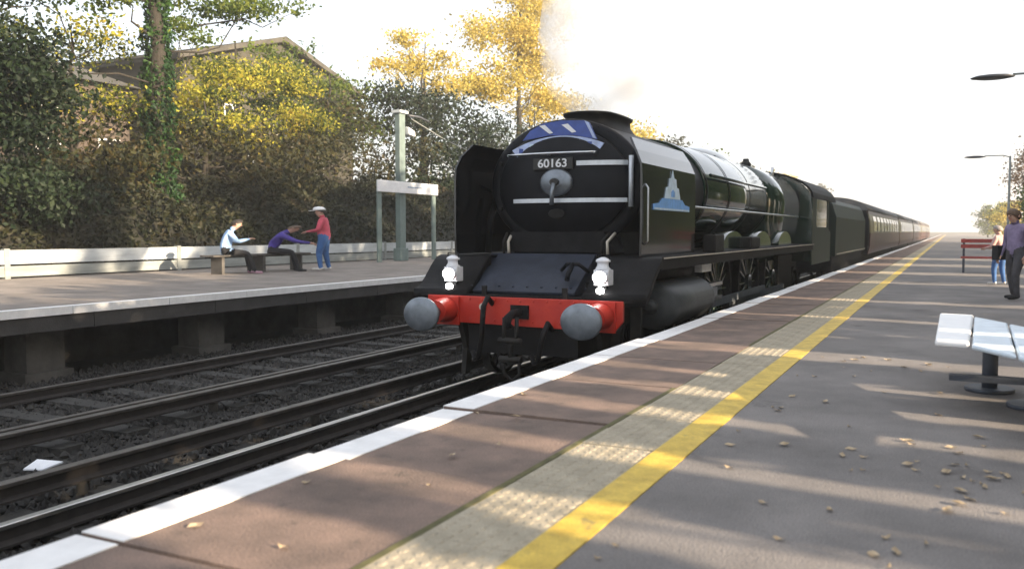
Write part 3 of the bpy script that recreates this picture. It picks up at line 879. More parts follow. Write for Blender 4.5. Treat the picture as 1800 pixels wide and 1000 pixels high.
# cylinders, motion, wheels
for s_ in (-1, 1):
    cx = lx(1.38 * s_)
    m = MB()
    m.lathe([(11.58, .10), (11.60, .28), (11.66, .315), (11.70, .33), (13.7, .33), (13.75, .2)], 'y', (cx, 1.10), 30, 1.15)
    c = m.build('cylinder', 'cylinder_grey', loco)
    m = MB(); m.lathe([(11.48, .04), (11.52, .09), (11.58, .10)], 'y', (cx, 1.10), 16, 1.15); m.build('cylinder_cover', 'cylinder_grey', c)
    m = MB(); m.lathe([(11.9, .12), (11.93, .17), (13.8, .17), (13.85, .1)], 'y', (lx(1.18 * s_), 1.52), 20, 1.15); m.build('valve_chest', 'loco_matt', c)
    for z in (1.22, .98):
        m = MB(); m.box(cx - .06, cx + .06, 13.75, 15.6, z - .03, z + .03); m.build('slide_bar', 'bright_steel', c)
    m = MB(); m.box(cx - .09, cx + .09, 14.7, 15.1, 1.02, 1.18); m.build('crosshead', 'buffer_steel', c)
    m = MB(); m.box(cx - .03, cx + .03, 14.9, 19.8, .82, .95); m.build('connecting_rod', 'buffer_steel', loco)
    m = MB(); m.box(cx - .10, cx - .04, 16.9, 22.7, .70, .82); m.build('coupling_rod', 'buffer_steel', loco)
    m = MB(); m.box(cx - .02, cx + .10, 14.0, 14.6, 1.47, 1.60); m.build('reversing_bracket', 'lamp_white', loco)
def wheel(parent, cx, cy, r, w=.13, spokes=16, name='wheel', ey=1.15):
    base = thing(name, None, None); base.location = Vector((cx, cy, r)) - wloc(parent); base.parent = parent
    m = MB(); n = 36
    def ring(ra, rb, x0, x1, mi=0):
        vs = []
        for (rad, xx) in ((ra, x0), (rb, x0), (rb, x1), (ra, x1)):
            for k in range(n):
                a = 2*PI*k/n; vs.append((xx, cy + ey*rad*math.cos(a), r + rad*math.sin(a)))
        fs = [(i*n+k, i*n+(k+1) % n, ((i+1) % 4)*n+(k+1) % n, ((i+1) % 4)*n+k) for i in range(4) for k in range(n)]
        m.add(vs, fs, mi, False)
    ring(r * .88, r, cx - w/2, cx + w/2)
    m.build('tyre', 'loco_grime', base)
    m = MB()
    ring(0.02, r * .18, cx - w*.6, cx + w*.6)
    for k in range(spokes):
        a = 2*PI*k/spokes
        m.tube([(cx, cy + ey*r*.15*math.cos(a), r + r*.15*math.sin(a)), (cx, cy + ey*r*.9*math.cos(a), r + r*.9*math.sin(a))], [r*.045, r*.032], 5, caps=False)
    m.build('spokes', 'loco_green' if r > .8 else 'loco_matt', base)
    return base
for s_ in (-1, 1):
    for yy, r_ in ((11.75, .48), (14.35, .48), (16.9, 1.0), (19.8, 1.0), (22.7, 1.0), (26.2, .56)):
        wheel(loco, lx(s_ * 1.0) - .1 * 0, yy, r_)
m = MB(); m.box(lx(-.75), lx(.75), 11.0, 28.5, .55, 1.45); m.box(lx(-.8), lx(.8), 10.4, 15.2, .5, .95); m.build('frames', 'loco_matt', loco)
m = MB(); m.box(lx(-1.1), lx(1.1), 23.2, 25.4, .6, 1.5); m.build('ashpan', 'loco_matt', loco)
# cab
cabp = [(1.60, 1.30), (1.62, 2.70), (1.58, 3.05)]
m = MB()
m.prism([(lx(d), z) for d, z in [(-1.60, 1.30), (-1.62, 2.7), (-1.58, 3.05)] + [(1.58 * math.cos(a), 3.05 + .72 * math.sin(a)) for a in np.linspace(PI, 0, 13)] + [(1.58, 3.05), (1.62, 2.7), (1.60, 1.30)]], 'y', 25.4, 25.46)
cab = m.build('cab', 'loco_green', loco)
for s_ in (-1, 1):
    q = sorted((lx(s_ * 1.62), lx(s_ * 1.58)))
    m = MB()
    m.prism([(25.46, 1.20), (29.6, 1.20), (29.6, 2.1), (29.1, 2.2), (29.1, 3.05), (28.7, 3.05), (28.7, 2.25), (26.3, 2.25), (26.3, 3.05), (25.46, 3.05)], 'x', q[0], q[1]); m.build('cab_side', 'tender_green', cab)
    m = MB(); m.box(q[0] + .01, q[1] - .01, 26.3, 28.7, 2.25, 3.05); m.build('cab_window', 'glass', cab)
    m = MB(); m.box(lx(s_*1.0) - .3, lx(s_*1.0) + .3, 25.38, 25.399, 2.75, 3.25); m.build('spectacle_glass', 'glass', cab)
m = MB()
m.prism([(lx(1.66 * math.cos(a)), 3.06 + .76 * math.sin(a)) for a in np.linspace(0, PI, 17)] + [(lx(1.60 * math.cos(a)), 3.06 + .70 * math.sin(a)) for a in np.linspace(PI, 0, 17)], 'y', 25.35, 30.6); m.build('cab_roof', 'loco_matt', cab)

# headboard on the smokebox
hbd = thing('headboard', 'arched blue and pale headboard above the smokebox door of the locomotive', 'headboard', (X0, SY - .12, SZ + .46))
yb = SY - .14
def arcpoly(r0, r1, a0, a1, n=16, cz=SZ - .42):
    return [(lx(EX*r1*math.cos(a)), cz + r1*math.sin(a)) for a in np.linspace(a0, a1, n)] + [(lx(EX*r0*math.cos(a)), cz + r0*math.sin(a)) for a in np.linspace(a1, a0, n)]
m = MB(); m.prism(arcpoly(.99, 1.11, R(123), R(62)), 'y', yb, yb + .03); rib = m.build('ribbon', 'head_pale', hbd)
m = MB(); m.prism([(lx(d), z) for d, z in ((-.60, SZ + .645), (-.48, SZ + .78), (-.28, SZ + .875), (.02, SZ + .905), (.36, SZ + .89), (.44, SZ + .86), (.56, SZ + .615), (.2, SZ + .69), (-.2, SZ + .70))], 'y', yb + .004, yb + .026); bp_ = m.build('blue_panel', 'head_blue', hbd)
for a, w in ((-.33, .055), (.02, .06)):
    m = MB(); m.prism([(lx(a), SZ + .845), (lx(a + w * 1.6), SZ + .855), (lx(a + w * 1.6 + .13), SZ + .735), (lx(a + .16), SZ + .725)], 'y', yb - .004, yb + .003); m.build('white_flash', 'sign_white', bp_)
m = MB(); m.prism([(lx(.37), SZ + .888), (lx(.43), SZ + .86), (lx(.55), SZ + .625), (lx(.50), SZ + .64)], 'y', yb - .003, yb + .003); m.build('white_edge', 'head_pale', bp_)
for k in range(7):
    a = R(118 - k * 8)
    c = (lx(EX*1.04*math.cos(a)), SZ - .42 + 1.04*math.sin(a))
    m = MB(); m.prism([(c[0]-.035, c[1]-.03), (c[0]+.03, c[1]-.034), (c[0]+.035, c[1]+.028), (c[0]-.03, c[1]+.034)], 'y', yb - .005, yb - .001)
    m.build('pale_mark', 'emblem_pale' if k % 2 else 'head_blue', rib)

# ------------------------------------------------------------------ tender
tn = thing('tender', 'dark green locomotive tender heaped with coal behind the cab', 'tender', (X0, 31, 0))
m = MB()
m.prism([(lx(-1.62), 1.30), (lx(1.62), 1.30), (lx(1.64), 2.6), (lx(1.50), 3.05), (lx(1.38), 3.22), (lx(-1.38), 3.22), (lx(-1.50), 3.05), (lx(-1.64), 2.6)], 'y', 31.0, 42.2, 0, False); m.build('tank', 'tender_green', tn, .03)
m = MB(); m.box(lx(-1.5), lx(1.5), 31.1, 42.1, .75, 1.29); m.build('frame', 'loco_matt', tn)
m = MB(); m.box(lx(1.65), lx(1.66), 31.2, 42.0, 1.36, 1.39); m.build('lining', 'orange_line', tn)
rg = np.random.default_rng(11)
cm = MB(); vs = []; nx_, ny_ = 12, 26
for j in range(ny_):
    for i in range(nx_):
        u = i/(nx_-1); v = j/(ny_-1)
        vs.append((lx(-1.3 + 2.6*u), 31.3 + 8.0*v, 3.0 + .62*math.sin(PI*u)*math.sin(PI*min(1, v*1.2+.15))**.7 + rg.normal()*.05))
cm.add(vs, [(j*nx_+i, j*nx_+i+1, (j+1)*nx_+i+1, (j+1)*nx_+i) for j in range(ny_-1) for i in range(nx_-1)]); cm.build('coal', 'coal', tn)
for s_ in (-1, 1):
    for yy in (32.4, 35.0, 37.8, 40.6): wheel(tn, lx(s_ * 1.0), yy, .62)

# ------------------------------------------------------------------ coaches
def coach(y0, L, label):
    t = thing('railway_coach', label, 'coach', (X0, y0, 0), 'coaches behind the tender')
    def side(name, pr, mk):
        m = MB()
        for s_ in (-1, 1):
            pts = [(lx(s_*d), z) for d, z in pr] + [(lx(s_*(d-.05)), z) for d, z in reversed(pr)]
            m.prism(pts, 'y', y0, y0 + L)
        return m.build(name, mk, t)
    side('lower_panel', [(1.70, 1.10), (1.78, 1.45), (1.80, 2.05)], 'coach_red')
    up = side('upper_panel', [(1.80, 2.055), (1.78, 2.6), (1.70, 2.92)], 'coach_cream')
    side('cant_band', [(1.70, 2.925), (1.64, 3.08)], 'coach_red')
    m = MB(); m.prism([(lx(1.66*math.cos(a)), 3.09 + .62*math.sin(a)) for a in np.linspace(0, PI, 17)], 'y', y0 - .02, y0 + L + .02, 0, True); m.build('roof', 'coach_roof', t)
    for yy in (y0 + .02, y0 + L - .06):
        m = MB(); m.box(lx(-1.68), lx(1.68), yy, yy + .04, 1.1, 3.1); m.build('end_wall', 'loco_matt', t)
    m = MB(); m.box(lx(-.6), lx(.6), y0 - .35, y0 + .019, 1.2, 3.1); m.build('gangway', 'loco_matt', t)
    m = MB(); m.box(lx(-1.3), lx(1.3), y0 + .5, y0 + L - .5, .7, 1.09); m.build('underframe', 'loco_matt', t)
    m = MB()
    for yy in (y0 + 2.0, y0 + 5.2, y0 + L - 5.2, y0 + L - 2.0):
        for s_ in (-1, 1): m.lathe([(lx(s_*1.0) - .06, .5), (lx(s_*1.0) + .06, .5)], 'x', (yy, .5), 20)
    m.build('bogie_wheels', 'loco_matt', t)
    nw = 9
    for k in range(nw):
        yc = y0 + 1.6 + (L - 3.2) * (k + .5) / nw
        m = MB(); m.prism([(lx(1.806), 2.12), (lx(1.786), 2.6), (lx(1.722), 2.85), (lx(1.70), 2.85), (lx(1.76), 2.6), (lx(1.78), 2.12)], 'y', yc - .85, yc + .85)
        m.build('window', 'glass', t)
cl = ['maroon and cream coach coupled directly behind the tender', 'maroon and cream coach second behind the tender', 'maroon and cream coach third behind the tender', 'maroon and cream coach fourth behind the tender', 'farthest maroon and cream coach of the train']
for i in range(5): coach(43.1 + i * 26.4, 25.8, cl[i])

# ------------------------------------------------------------------ steam from the chimney
m = MB(); n = 20; vs = []
path = [(X0, 13.2, 3.90, .34), (lx(.0), 13.3, 4.25, .68), (lx(.05), 13.5, 4.7, .92), (lx(.08), 13.8, 5.3, 1.1), (lx(.12), 14.1, 6.0, 1.25), (lx(.2), 14.6, 7.0, 1.4), (lx(.3), 15.2, 8.4, 1.5), (lx(.4), 16.0, 10.0, 1.1)]
rg = np.random.default_rng(21)
for (x, y, z, r_) in path:
    for k in range(n):
        a = 2*PI*k/n
        w = r_ * (1 + .16*math.sin(3*a + z*2) + .10*rg.normal())
        vs.append((x + w*math.cos(a)*1.1, y + w*math.sin(a), z + .08*r_*rg.normal()))
m.add(vs, [(i*n+k, i*n+(k+1) % n, (i+1)*n+(k+1) % n, (i+1)*n+k) for i in range(len(path)-1) for k in range(n)] + [tuple(range(n-1, -1, -1)), tuple(range((len(path)-1)*n, len(path)*n))], 0, True)
sm = bpy.data.materials.new('steam'); sm.use_nodes = True; MATS['steam'] = sm
nt = sm.node_tree; nt.nodes.clear()
out = nt.nodes.new('ShaderNodeOutputMaterial'); pv = nt.nodes.new('ShaderNodeVolumePrincipled')
pv.inputs['Color'].default_value = (.965, .98, 1.0, 1); pv.inputs['Anisotropy'].default_value = 0
tc = nt.nodes.new('ShaderNodeTexCoord'); nz = nt.nodes.new('ShaderNodeTexNoise'); nz.inputs['Scale'].default_value = 1.5; nz.inputs['Detail'].default_value = 4
rp_ = nt.nodes.new('ShaderNodeMapRange'); rp_.inputs['From Min'].default_value = .40; rp_.inputs['From Max'].default_value = .72; rp_.inputs['To Min'].default_value = 0; rp_.inputs['To Max'].default_value = 3.0
nt.links.new(tc.outputs['Object'], nz.inputs['Vector']); nt.links.new(nz.outputs['Fac'], rp_.inputs['Value']); nt.links.new(rp_.outputs[0], pv.inputs['Density']); nt.links.new(pv.outputs[0], out.inputs['Volume'])
cy.volume_step_rate = 2.0
so = m.build('steam_plume', 'steam'); tag(so, 'white steam rising from the locomotive chimney', 'steam', kind='stuff')

# ------------------------------------------------------------------ far platform furniture
XN = -20.6
fence = thing('platform_fence', 'low pale boarded fence along the back of the far platform', 'fence', (XN, 20, ZF))
BL = 5.35
ypost = [13.7 - 2*BL + i*BL for i in range(30)]
fm1 = MB(); fm1.box(-.03, .03, .05, BL - .05, .36, .70); fm1 = fm1.mesh('board', 'fence_white')
fm2 = MB(); fm2.box(-.03, .03, .05, BL - .05, .05, .31); fm2 = fm2.mesh('board', 'fence_grey')
fpm = MB(); fpm.box(-.09, .05, -.07, .07, -.02, .74); fpm = fpm.mesh('post', 'fence_grey')
for y in ypost:
    inst('board', fm1, (XN, y, ZF), fence, (0, rr.uniform(-.01, .01), 0)); inst('board', fm2, (XN, y, ZF), fence); inst('post', fpm, (XN, y, ZF), fence)

lp = thing('lamp_post', 'grey green lamp post beside the name board on the far platform', 'lamp post', (-19.5, 29.3, ZF))
m = MB(); m.box(-19.62, -19.38, 29.10, 29.50, ZF, 6.75); m.box(-19.68, -19.32, 29.02, 29.58, ZF, ZF + .5); m.build('column', 'post_green', lp, .03)
m = MB(); m.box(-19.7, -19.3, 29.0, 29.6, 6.75, 6.86); m.build('cap', 'fence_white', lp)
m = MB(); m.prism([(29.5, 6.25), (30.0, 6.12), (30.05, 5.9), (29.6, 5.95)], 'x', -19.68, -19.25); m.build('lantern', 'sign_white', lp, .03)
m = MB(); m.tube([(-19.3, 29.6, 6.7), (-19.3, 30.4, 6.72), (-19.3, 31.1, 6.62)], .05, 8); m.build('bracket', 'lamp_dark', lp)

sg = thing('name_board', 'white station name board on two posts beside the far lamp post', 'sign', (-19.2, 29.5, ZF))
m = MB(); m.box(-19.24, -19.16, 27.3, 31.6, 3.62, 4.06); bd = m.build('board', 'sign_white', sg, .02)
m = MB(); m.box(-19.158, -19.154, 29.3, 30.5, 3.84, 3.89); m.build('faded_line', 'mark_grey', bd)
for y in (27.5, 31.4):
    m = MB(); m.box(-19.30, -19.241, y - .13, y + .13, ZF, 4.05); m.build('post', 'post_green', sg)
cb = MB()
cb.tube([(-19.4, 30.0, 6.6), (-19.6, 33, 6.05), (-19.8, 36, 5.7), (-20, 40, 5.5)], .02, 5)
tag(cb.build('cable', 'fence_grey'), 'thin cable slung from the far lamp post', 'cable')

fb = thing('waiting_bench', 'plain grey bench by the far fence that two people sit on', 'bench', (-17.8, 19.4, ZF))
for k in range(3):
    m = MB(); m.box(-18.02 + k*.17, -17.87 + k*.17, 17.4, 21.4, ZF + .47, ZF + .52); m.build('seat_slat', 'concrete', fb, .01)
for y in (17.8, 19.4, 21.0):
    m = MB(); m.box(-17.98, -17.58, y - .05, y + .05, ZF, ZF + .47); m.build('leg', 'concrete', fb)

# ------------------------------------------------------------------ people
def person(label, loc, rotz, J, mats, hair, k=1.0, wide=1.2, extras=None, group=None):
    """J: joint dict (faces +x, left is +y). mats: top, legs, shoes material names"""
    t = thing('person', label, 'person', loc, group)
    verts = []; rad = []; edges = []; reg = []
    idx = {}
    def v(n, p, r, q=None):
        idx[n] = len(verts); verts.append(Vector(p)); rad.append((r, q or r))
    def e(a, b, rg_): edges.append((idx[a], idx[b])); reg.append(rg_)
    pel, ch, nk = Vector(J['pelvis']), Vector(J['chest']), Vector(J['neck'])
    hd = Vector(J['head']); up = (hd - nk).normalized()
    fw = Vector(J.get('face', (1, 0, 0))).normalized()
    v('pel', pel, .125, .15); v('waist', pel.lerp(ch, .45), .115, .135); v('ch', ch, .13, .165); v('nk', nk, .058)
    v('h1', hd + up * .035 + fw * .022, .070); v('h2', hd + up * .125 + fw * .012, .088, .08); v('h3', hd + up * .205, .062)
    v('nose', hd + up * .105 + fw * .118, .013)
    e('pel', 'waist', 'top'); e('waist', 'ch', 'top'); e('ch', 'nk', 'top'); e('nk', 'h1', 'skin'); e('h1', 'h2', 'skin'); e('h2', 'h3', 'skin'); e('h2', 'nose', 'skin')
    for sd, sg_ in (('l', 1), ('r', -1)):
        sh, el, wr = [Vector(J[n + sd]) for n in ('sh', 'el', 'wr')]
        hp, kn, an = [Vector(J[n + sd]) for n in ('hp', 'kn', 'an')]
        v('sh'+sd, sh, .068); v('el'+sd, el, .050); v('wr'+sd, wr, .033)
        e('ch', 'sh'+sd, 'top'); e('sh'+sd, 'el'+sd, 'top'); e('el'+sd, 'wr'+sd, 'top')
        d = (wr - el).normalized(); side = d.cross(Vector((0, 0, 1)))
        side = side.normalized() if side.length > .1 else Vector((1, 0, 0))
        pm_ = wr + d * .075; v('pa'+sd, pm_, .030, .022); e('wr'+sd, 'pa'+sd, 'skin')
        down = d.cross(side).normalized()
        for f_ in range(4):
            o_ = side * (f_ - 1.5) * .020; L_ = (.066, .078, .072, .056)[f_]
            v('f%d%s' % (f_, sd), pm_ + d * .035 + o_, .0095); e('pa'+sd, 'f%d%s' % (f_, sd), 'skin')
            v('g%d%s' % (f_, sd), pm_ + d * (.035 + L_ * .5) + o_ + down * .010, .0088); e('f%d%s' % (f_, sd), 'g%d%s' % (f_, sd), 'skin')
            v('k%d%s' % (f_, sd), pm_ + d * (.035 + L_ * .85) + o_ + down * .032, .0080); e('g%d%s' % (f_, sd), 'k%d%s' % (f_, sd), 'skin')
        v('t1'+sd, wr + d * .05 + side * .042 * sg_, .011); e('wr'+sd, 't1'+sd, 'skin'); v('t2'+sd, wr + d * .09 + side * .055 * sg_, .009); e('t1'+sd, 't2'+sd, 'skin')
        v('hp'+sd, hp, .100); v('kn'+sd, kn, .066); v('an'+sd, an, .046)
        e('pel', 'hp'+sd, 'legs'); e('hp'+sd, 'kn'+sd, 'legs'); e('kn'+sd, 'an'+sd, 'legs')
        ft = Vector(J.get('foot' + sd, (1, 0, 0))).normalized()
        v('hl'+sd, an + Vector((0, 0, -.05)) - ft * .03, .042); v('to'+sd, an + Vector((0, 0, -.058)) + ft * .17, .036)
        e('an'+sd, 'hl'+sd, 'shoes'); e('hl'+sd, 'to'+sd, 'shoes')
    me = bpy.data.meshes.new('body_wire'); me.from_pydata(verts, edges, [])
    o = bpy.data.objects.new('body_wire', me); COL.objects.link(o)
    md = o.modifiers.new('skin', 'SKIN'); md.use_smooth_shade = True
    for i, sv in enumerate(me.skin_vertices[0].data):
        sv.radius = rad[i]; sv.use_root = (i == 0)
    ss = o.modifiers.new('sub', 'SUBSURF'); ss.levels = 2; ss.render_levels = 2
    bpy.context.view_layer.update()
    bm_ = bpy.data.meshes.new_from_object(o.evaluated_get(bpy.context.evaluated_depsgraph_get()))
    bpy.data.objects.remove(o); bpy.data.meshes.remove(me)
    names = ['skin', 'top', 'legs', 'shoes']
    mm = {'skin': 'skin', 'top': mats[0], 'legs': mats[1], 'shoes': mats[2]}
    bm_.materials.clear()
    for n_ in names: bm_.materials.append(MATS[mm[n_]])
    A = np.array([verts[a] for a, b in edges]); B = np.array([verts[b] for a, b in edges])
    RR = np.array([(max(rad[a]) + max(rad[b])) / 2 for a, b in edges])
    RI = np.array([names.index(r_) for r_ in reg])
    cen = np.array([p_.center for p_ in bm_.polygons])
    mi = np.zeros(len(cen), dtype=np.int32)
    for i, c in enumerate(cen):
        ab = B - A; tt = np.clip(((c - A) * ab).sum(1) / (ab * ab).sum(1), 0, 1)
        dist = np.linalg.norm(c - (A + ab * tt[:, None]), axis=1) / RR
        mi[i] = RI[np.argmin(dist)]
    bm_.polygons.foreach_set('material_index', mi)
    bm_.polygons.foreach_set('use_smooth', np.ones(len(cen), dtype=bool))
    M = Matrix.Diagonal((k * wide, k * wide, k, 1)) @ Matrix.Rotation(rotz, 4, 'Z')
    bm_.transform(M)
    body = bpy.data.objects.new('body', bm_); COL.objects.link(body); body.parent = t
    def child(mb_, name, mk):
        me_ = mb_.mesh(name, mk); me_.transform(M)
        c_ = bpy.data.objects.new(name, me_); COL.objects.link(c_); c_.parent = t
        return c_
    # hair cap: upper and rear shell of the head, uneven lower edge
    hm = MB(); hs = []; nu_, nv_ = 16, 8
    cen_ = hd + up * .135 - fw * .008; sx = fw.cross(up).normalized()
    rgp = np.random.default_rng(int(abs(loc[1]) * 100))
    for j in range(nv_):
        for i in range(nu_):
            a = 2*PI*i/nu_
            back = -math.cos(a)
            low = (0.20 + .40 * max(0, math.cos(a)) - .75 * max(0, back) - .25 * (1 - abs(math.cos(a)))) if hair[1] == 'short' else (0.10 - 1.25 * max(0, back) - .75 * (1 - abs(math.cos(a))))
            el_ = PI/2 + (low - PI/2) * j/(nv_-1)
            if el_ < -PI*.42: el_ = -PI*.42
            r_ = .112 + rgp.uniform(-.004, .004)
            hs.append(cen_ + fw*(r_*math.cos(a)*math.cos(el_)) + sx*(r_*.94*math.sin(a)*math.cos(el_)) + up*(r_*1.05*math.sin(el_)))
    hm.add(hs, [(j*nu_+i, j*nu_+(i+1) % nu_, (j+1)*nu_+(i+1) % nu_, (j+1)*nu_+i) for j in range(nv_-1) for i in range(nu_)], 0, True)
    child(hm, 'hair', hair[0])
    for s_ in (-1, 1):
        em_ = MB(); ec = hd + up*.118 + fw*.096 + sx*.033*s_
        em_.lathe([(-.009, .003), (-.004, .009), (.004, .009), (.009, .003)], 'z', (0, 0), 8); em_.v = [tuple(Vector(p_) + ec) for p_ in em_.v]
        child(em_, 'eye', 'hair_dark')
        er = MB(); er.lathe([(-.028, .004), (-.012, .016), (.012, .018), (.028, .006)], 'z', (0, 0), 8); er.v = [tuple(Vector(p_) + hd + up*.105 + sx*.094*s_ - fw*.005) for p_ in er.v]
        child(er, 'ear', 'skin')
    mo = MB(); mo.box(-.006, .006, -.022, .022, -.004, .004); mo.v = [tuple(hd + up*.052 + fw*(.090 + p_[0]) + sx*p_[1] + up*p_[2]) for p_ in mo.v]
    child(mo, 'mouth', 'cloth_red')
    if extras: extras(child, hd, up, fw, sx)
    return t

def sit_pose(lean=.0, arms='phone', spread=.11):
    J = dict(pelvis=(0, 0, .58), chest=(.06 + lean*.35, 0, .94 - lean*.10), neck=(.09 + lean*.52, 0, 1.10 - lean*.18), head=(.12 + lean*.62, 0, 1.16 - lean*.22), face=(1, 0, -.25),
             shl=(.06 + lean*.42, .18, 1.03 - lean*.15), shr=(.06 + lean*.42, -.18, 1.03 - lean*.15),
             hpl=(.02, .10, .55), hpr=(.02, -.10, .55), knl=(.44, spread, .53), knr=(.44, -spread, .53), anl=(.50, spread, .10), anr=(.56, -spread, .10))
    if arms == 'phone':
        J.update(ell=(.20 + lean*.4, .24, .80), elr=(.20 + lean*.4, -.24, .80), wrl=(.42 + lean*.3, .08, .86), wrr=(.42 + lean*.3, -.08, .86))
    else:
        J.update(ell=(.34 + lean*.4, .24, .80), elr=(.34 + lean*.4, -.22, .80), wrl=(.60 + lean*.4, .14, .74), wrr=(.60 + lean*.4, -.12, .76))
    return J
def stand_pose(arms='down', stride=.06):
    J = dict(pelvis=(0, 0, .93), chest=(.01, 0, 1.27), neck=(.02, 0, 1.43), head=(.035, 0, 1.48), face=(1, 0, -.1),
             shl=(.0, .185, 1.37), shr=(.0, -.185, 1.37), hpl=(0, .095, .88), hpr=(0, -.095, .88), knl=(.03 + stride, .11, .48), knr=(.02 - stride*.3, -.11, .48), anl=(stride, .12, .10), anr=(-stride, -.12, .10))
    if arms == 'down': J.update(ell=(-.03, .25, 1.08), elr=(-.03, -.25, 1.08), wrl=(.06, .27, .84), wrr=(.06, -.27, .84))
    else: J.update(ell=(.06, .26, 1.10), elr=(.06, -.26, 1.10), wrl=(.27, .14, 1.06), wrr=(.27, -.12, 1.06))
    return J
def phone(child, hd, up, fw, sx):
    b = MB(); b.box(.47, .485, -.05, .05, .85, .97); child(b, 'phone', 'plate_black')
person('seated person in a pale blue hooded top and black trousers looking at their hands', (-17.75, 18.0, ZF - .02), R(50), sit_pose(.10, 'phone'), ('cloth_sky', 'cloth_black', 'shoe_pink'), ('hair_dark', 'short'), 1.12, 1.25, phone)
person('seated person in a purple jacket leaning forward on the far platform seat', (-17.7, 19.75, ZF - .02), R(38), sit_pose(.42, 'reach'), ('cloth_purple', 'cloth_black', 'cloth_black'), ('hair_brown', 'short'), 1.12, 1.3)
def cap(child, hd, up, fw, sx):
    b = MB(); c = hd + up * .165
    b.lathe([(0, .122), (.05, .118), (.09, .08), (.105, .01)], 'z', (0, 0), 18)
    b.prism([(.10, -.075), (.20, -.05), (.215, 0), (.20, .05), (.10, .075)], 'z', .0, .014)
    b.v = [tuple(c + fw*p_[0] + sx*p_[1] + up*p_[2]) for p_ in b.v]; child(b, 'hat', 'sign_white')
person('standing person in red top, blue jeans and white hat facing the seated pair', (-16.5, 20.75, ZF + .01), R(-155), stand_pose('fwd', .05), ('cloth_red', 'cloth_jeans', 'shoe_pale'), ('hair_dark', 'short'), 1.08, 1.42, cap)
def bag(child, hd, up, fw, sx):
    b = MB(); b.box(-.16, .14, -.36, -.24, .74, 1.02); b.tube([(-.1, -.3, 1.02), (-.05, -.24, 1.38), (.02, -.1, 1.44)], .014, 6); child(b, 'shoulder_bag', 'cloth_black')
person('person in a mauve jacket with black bag standing on the near platform', (1.06, 17.9, ZP + .01), R(-140), stand_pose('down', .08), ('cloth_mauve', 'cloth_charcoal', 'cloth_black'), ('hair_brown', 'long'), .93, 1.18, bag)
person('person in a pink top standing behind the mauve jacketed one', (1.02, 22.6, ZP + .01), R(150), stand_pose('fwd', .05), ('cloth_pink', 'cloth_jeans', 'shoe_pale'), ('hair_grey', 'short'), .78, 1.2)

# ------------------------------------------------------------------ near platform furniture
bn = thing('platform_bench', 'pale blue metal bench with its sunlit end coloured white on the near platform', 'bench', (.35, 7.2, ZP))
ZB = 1.40
def quad_slab(pts, z, th, mk, name, bev=.015):
    m = MB(); m.prism(pts, 'z', z - th, z); return m.build(name, mk, bn, bev)
quad_slab([(-.07, 6.40), (.13, 6.36), (.20, 8.50), (-.06, 8.56)], ZB + .012, .04, 'bench_sunlit', 'sunlit_end')  # sunlit end of the seat, its brightness painted as a white slab
for k in range(4):
    a0, a1 = .145 + k*.235, .145 + k*.235 + .225
    f0, f1 = 6.32 - k*.42, 6.32 - (k+1)*.42 + .02
    b0, b1 = 8.48 - k*.50, 8.48 - (k+1)*.50 + .02
    quad_slab([(a0, f0), (a1, f1), (a1 + .06, b1), (a0 + .06, b0)], ZB - .004*k, .032, 'bench_blue', 'seat_panel')
for k in range(3):
    m = MB()
    cx, cyy = (.30, .55, .85)[k], (7.55, 6.95, 6.3)[k]
    m.tube([(cx, cyy, ZP), (cx, cyy, ZP + .03)], .17, 14); m.tube([(cx, cyy, ZP + .02), (cx, cyy, ZB - .055)], .055, 12); m.build('pedestal', 'bench_leg', bn)
m = MB(); m.tube([(.08, 8.1, ZB - .08), (.98, 6.0, ZB - .08)], .035, 8); m.build('crossbar', 'bench_leg', bn)
m = MB(); m.box(.02, .95, 6.9, 7.0, ZP + .16, ZP + .20); m.build('foot_rail', 'bench_leg', bn)

rbn = thing('red_bench', 'dark red slatted bench farther along the near platform', 'bench', (.75, 29, ZP))
for z0 in (.42, .72, .88):
    m = MB(); m.box(.30, 1.25, 29.0 + (0 if z0 < .5 else .35), 29.06 + (.3 if z0 < .5 else .35), ZP + z0, ZP + z0 + (.06 if z0 < .5 else .11)); m.build('slat', 'bench_red', rbn)
for x in (.38, 1.16):
    m = MB(); m.box(x - .03, x + .03, 29.0, 29.4, ZP, ZP + .42); m.box(x - .03, x + .03, 29.36, 29.42, ZP, ZP + 1.0); m.build('leg', 'bench_leg', rbn)

def plamp(y, xh, xp, label):
    t = thing('platform_lamp', label, 'lamp post', (xp, y, ZP), 'lamps on the near platform')
    zt = 5.17
    m = MB(); m.tube([(xp, y, ZP), (xp, y, ZP + 1.0), (xp, y, zt)], [.075, .06, .04], 10); m.build('column', 'fence_grey', t)
    m = MB(); m.tube([(xp, y, zt - .05), (xp - .25, y, zt + .03), (xh + .35, y, zt + .03)], .022, 8); m.build('arm', 'fence_grey', t)
    m = MB(); vs = []; nu_ = 16
    for (z, f) in ((-.045, .55), (-.02, .95), (.0, 1.0), (.035, .75), (.055, .25)):
        for k in range(nu_):
            a = 2*PI*k/nu_; vs.append((xh + .40*f*math.cos(a), y + .22*f*math.sin(a), zt + z))
    m.add(vs, [(j*nu_+k, j*nu_+(k+1) % nu_, (j+1)*nu_+(k+1) % nu_, (j+1)*nu_+k) for j in range(4) for k in range(nu_)] + [tuple(range(nu_-1, -1, -1)), tuple(range(4*nu_, 5*nu_))], 0, True)
    m.build('lamp_head', 'lamp_dark', t)
plamp(20.0, .67, 2.05, 'nearer platform lamp with flat dark head against the sky')
plamp(41.0, .83, 2.1, 'farther platform lamp with flat dark head against the sky')

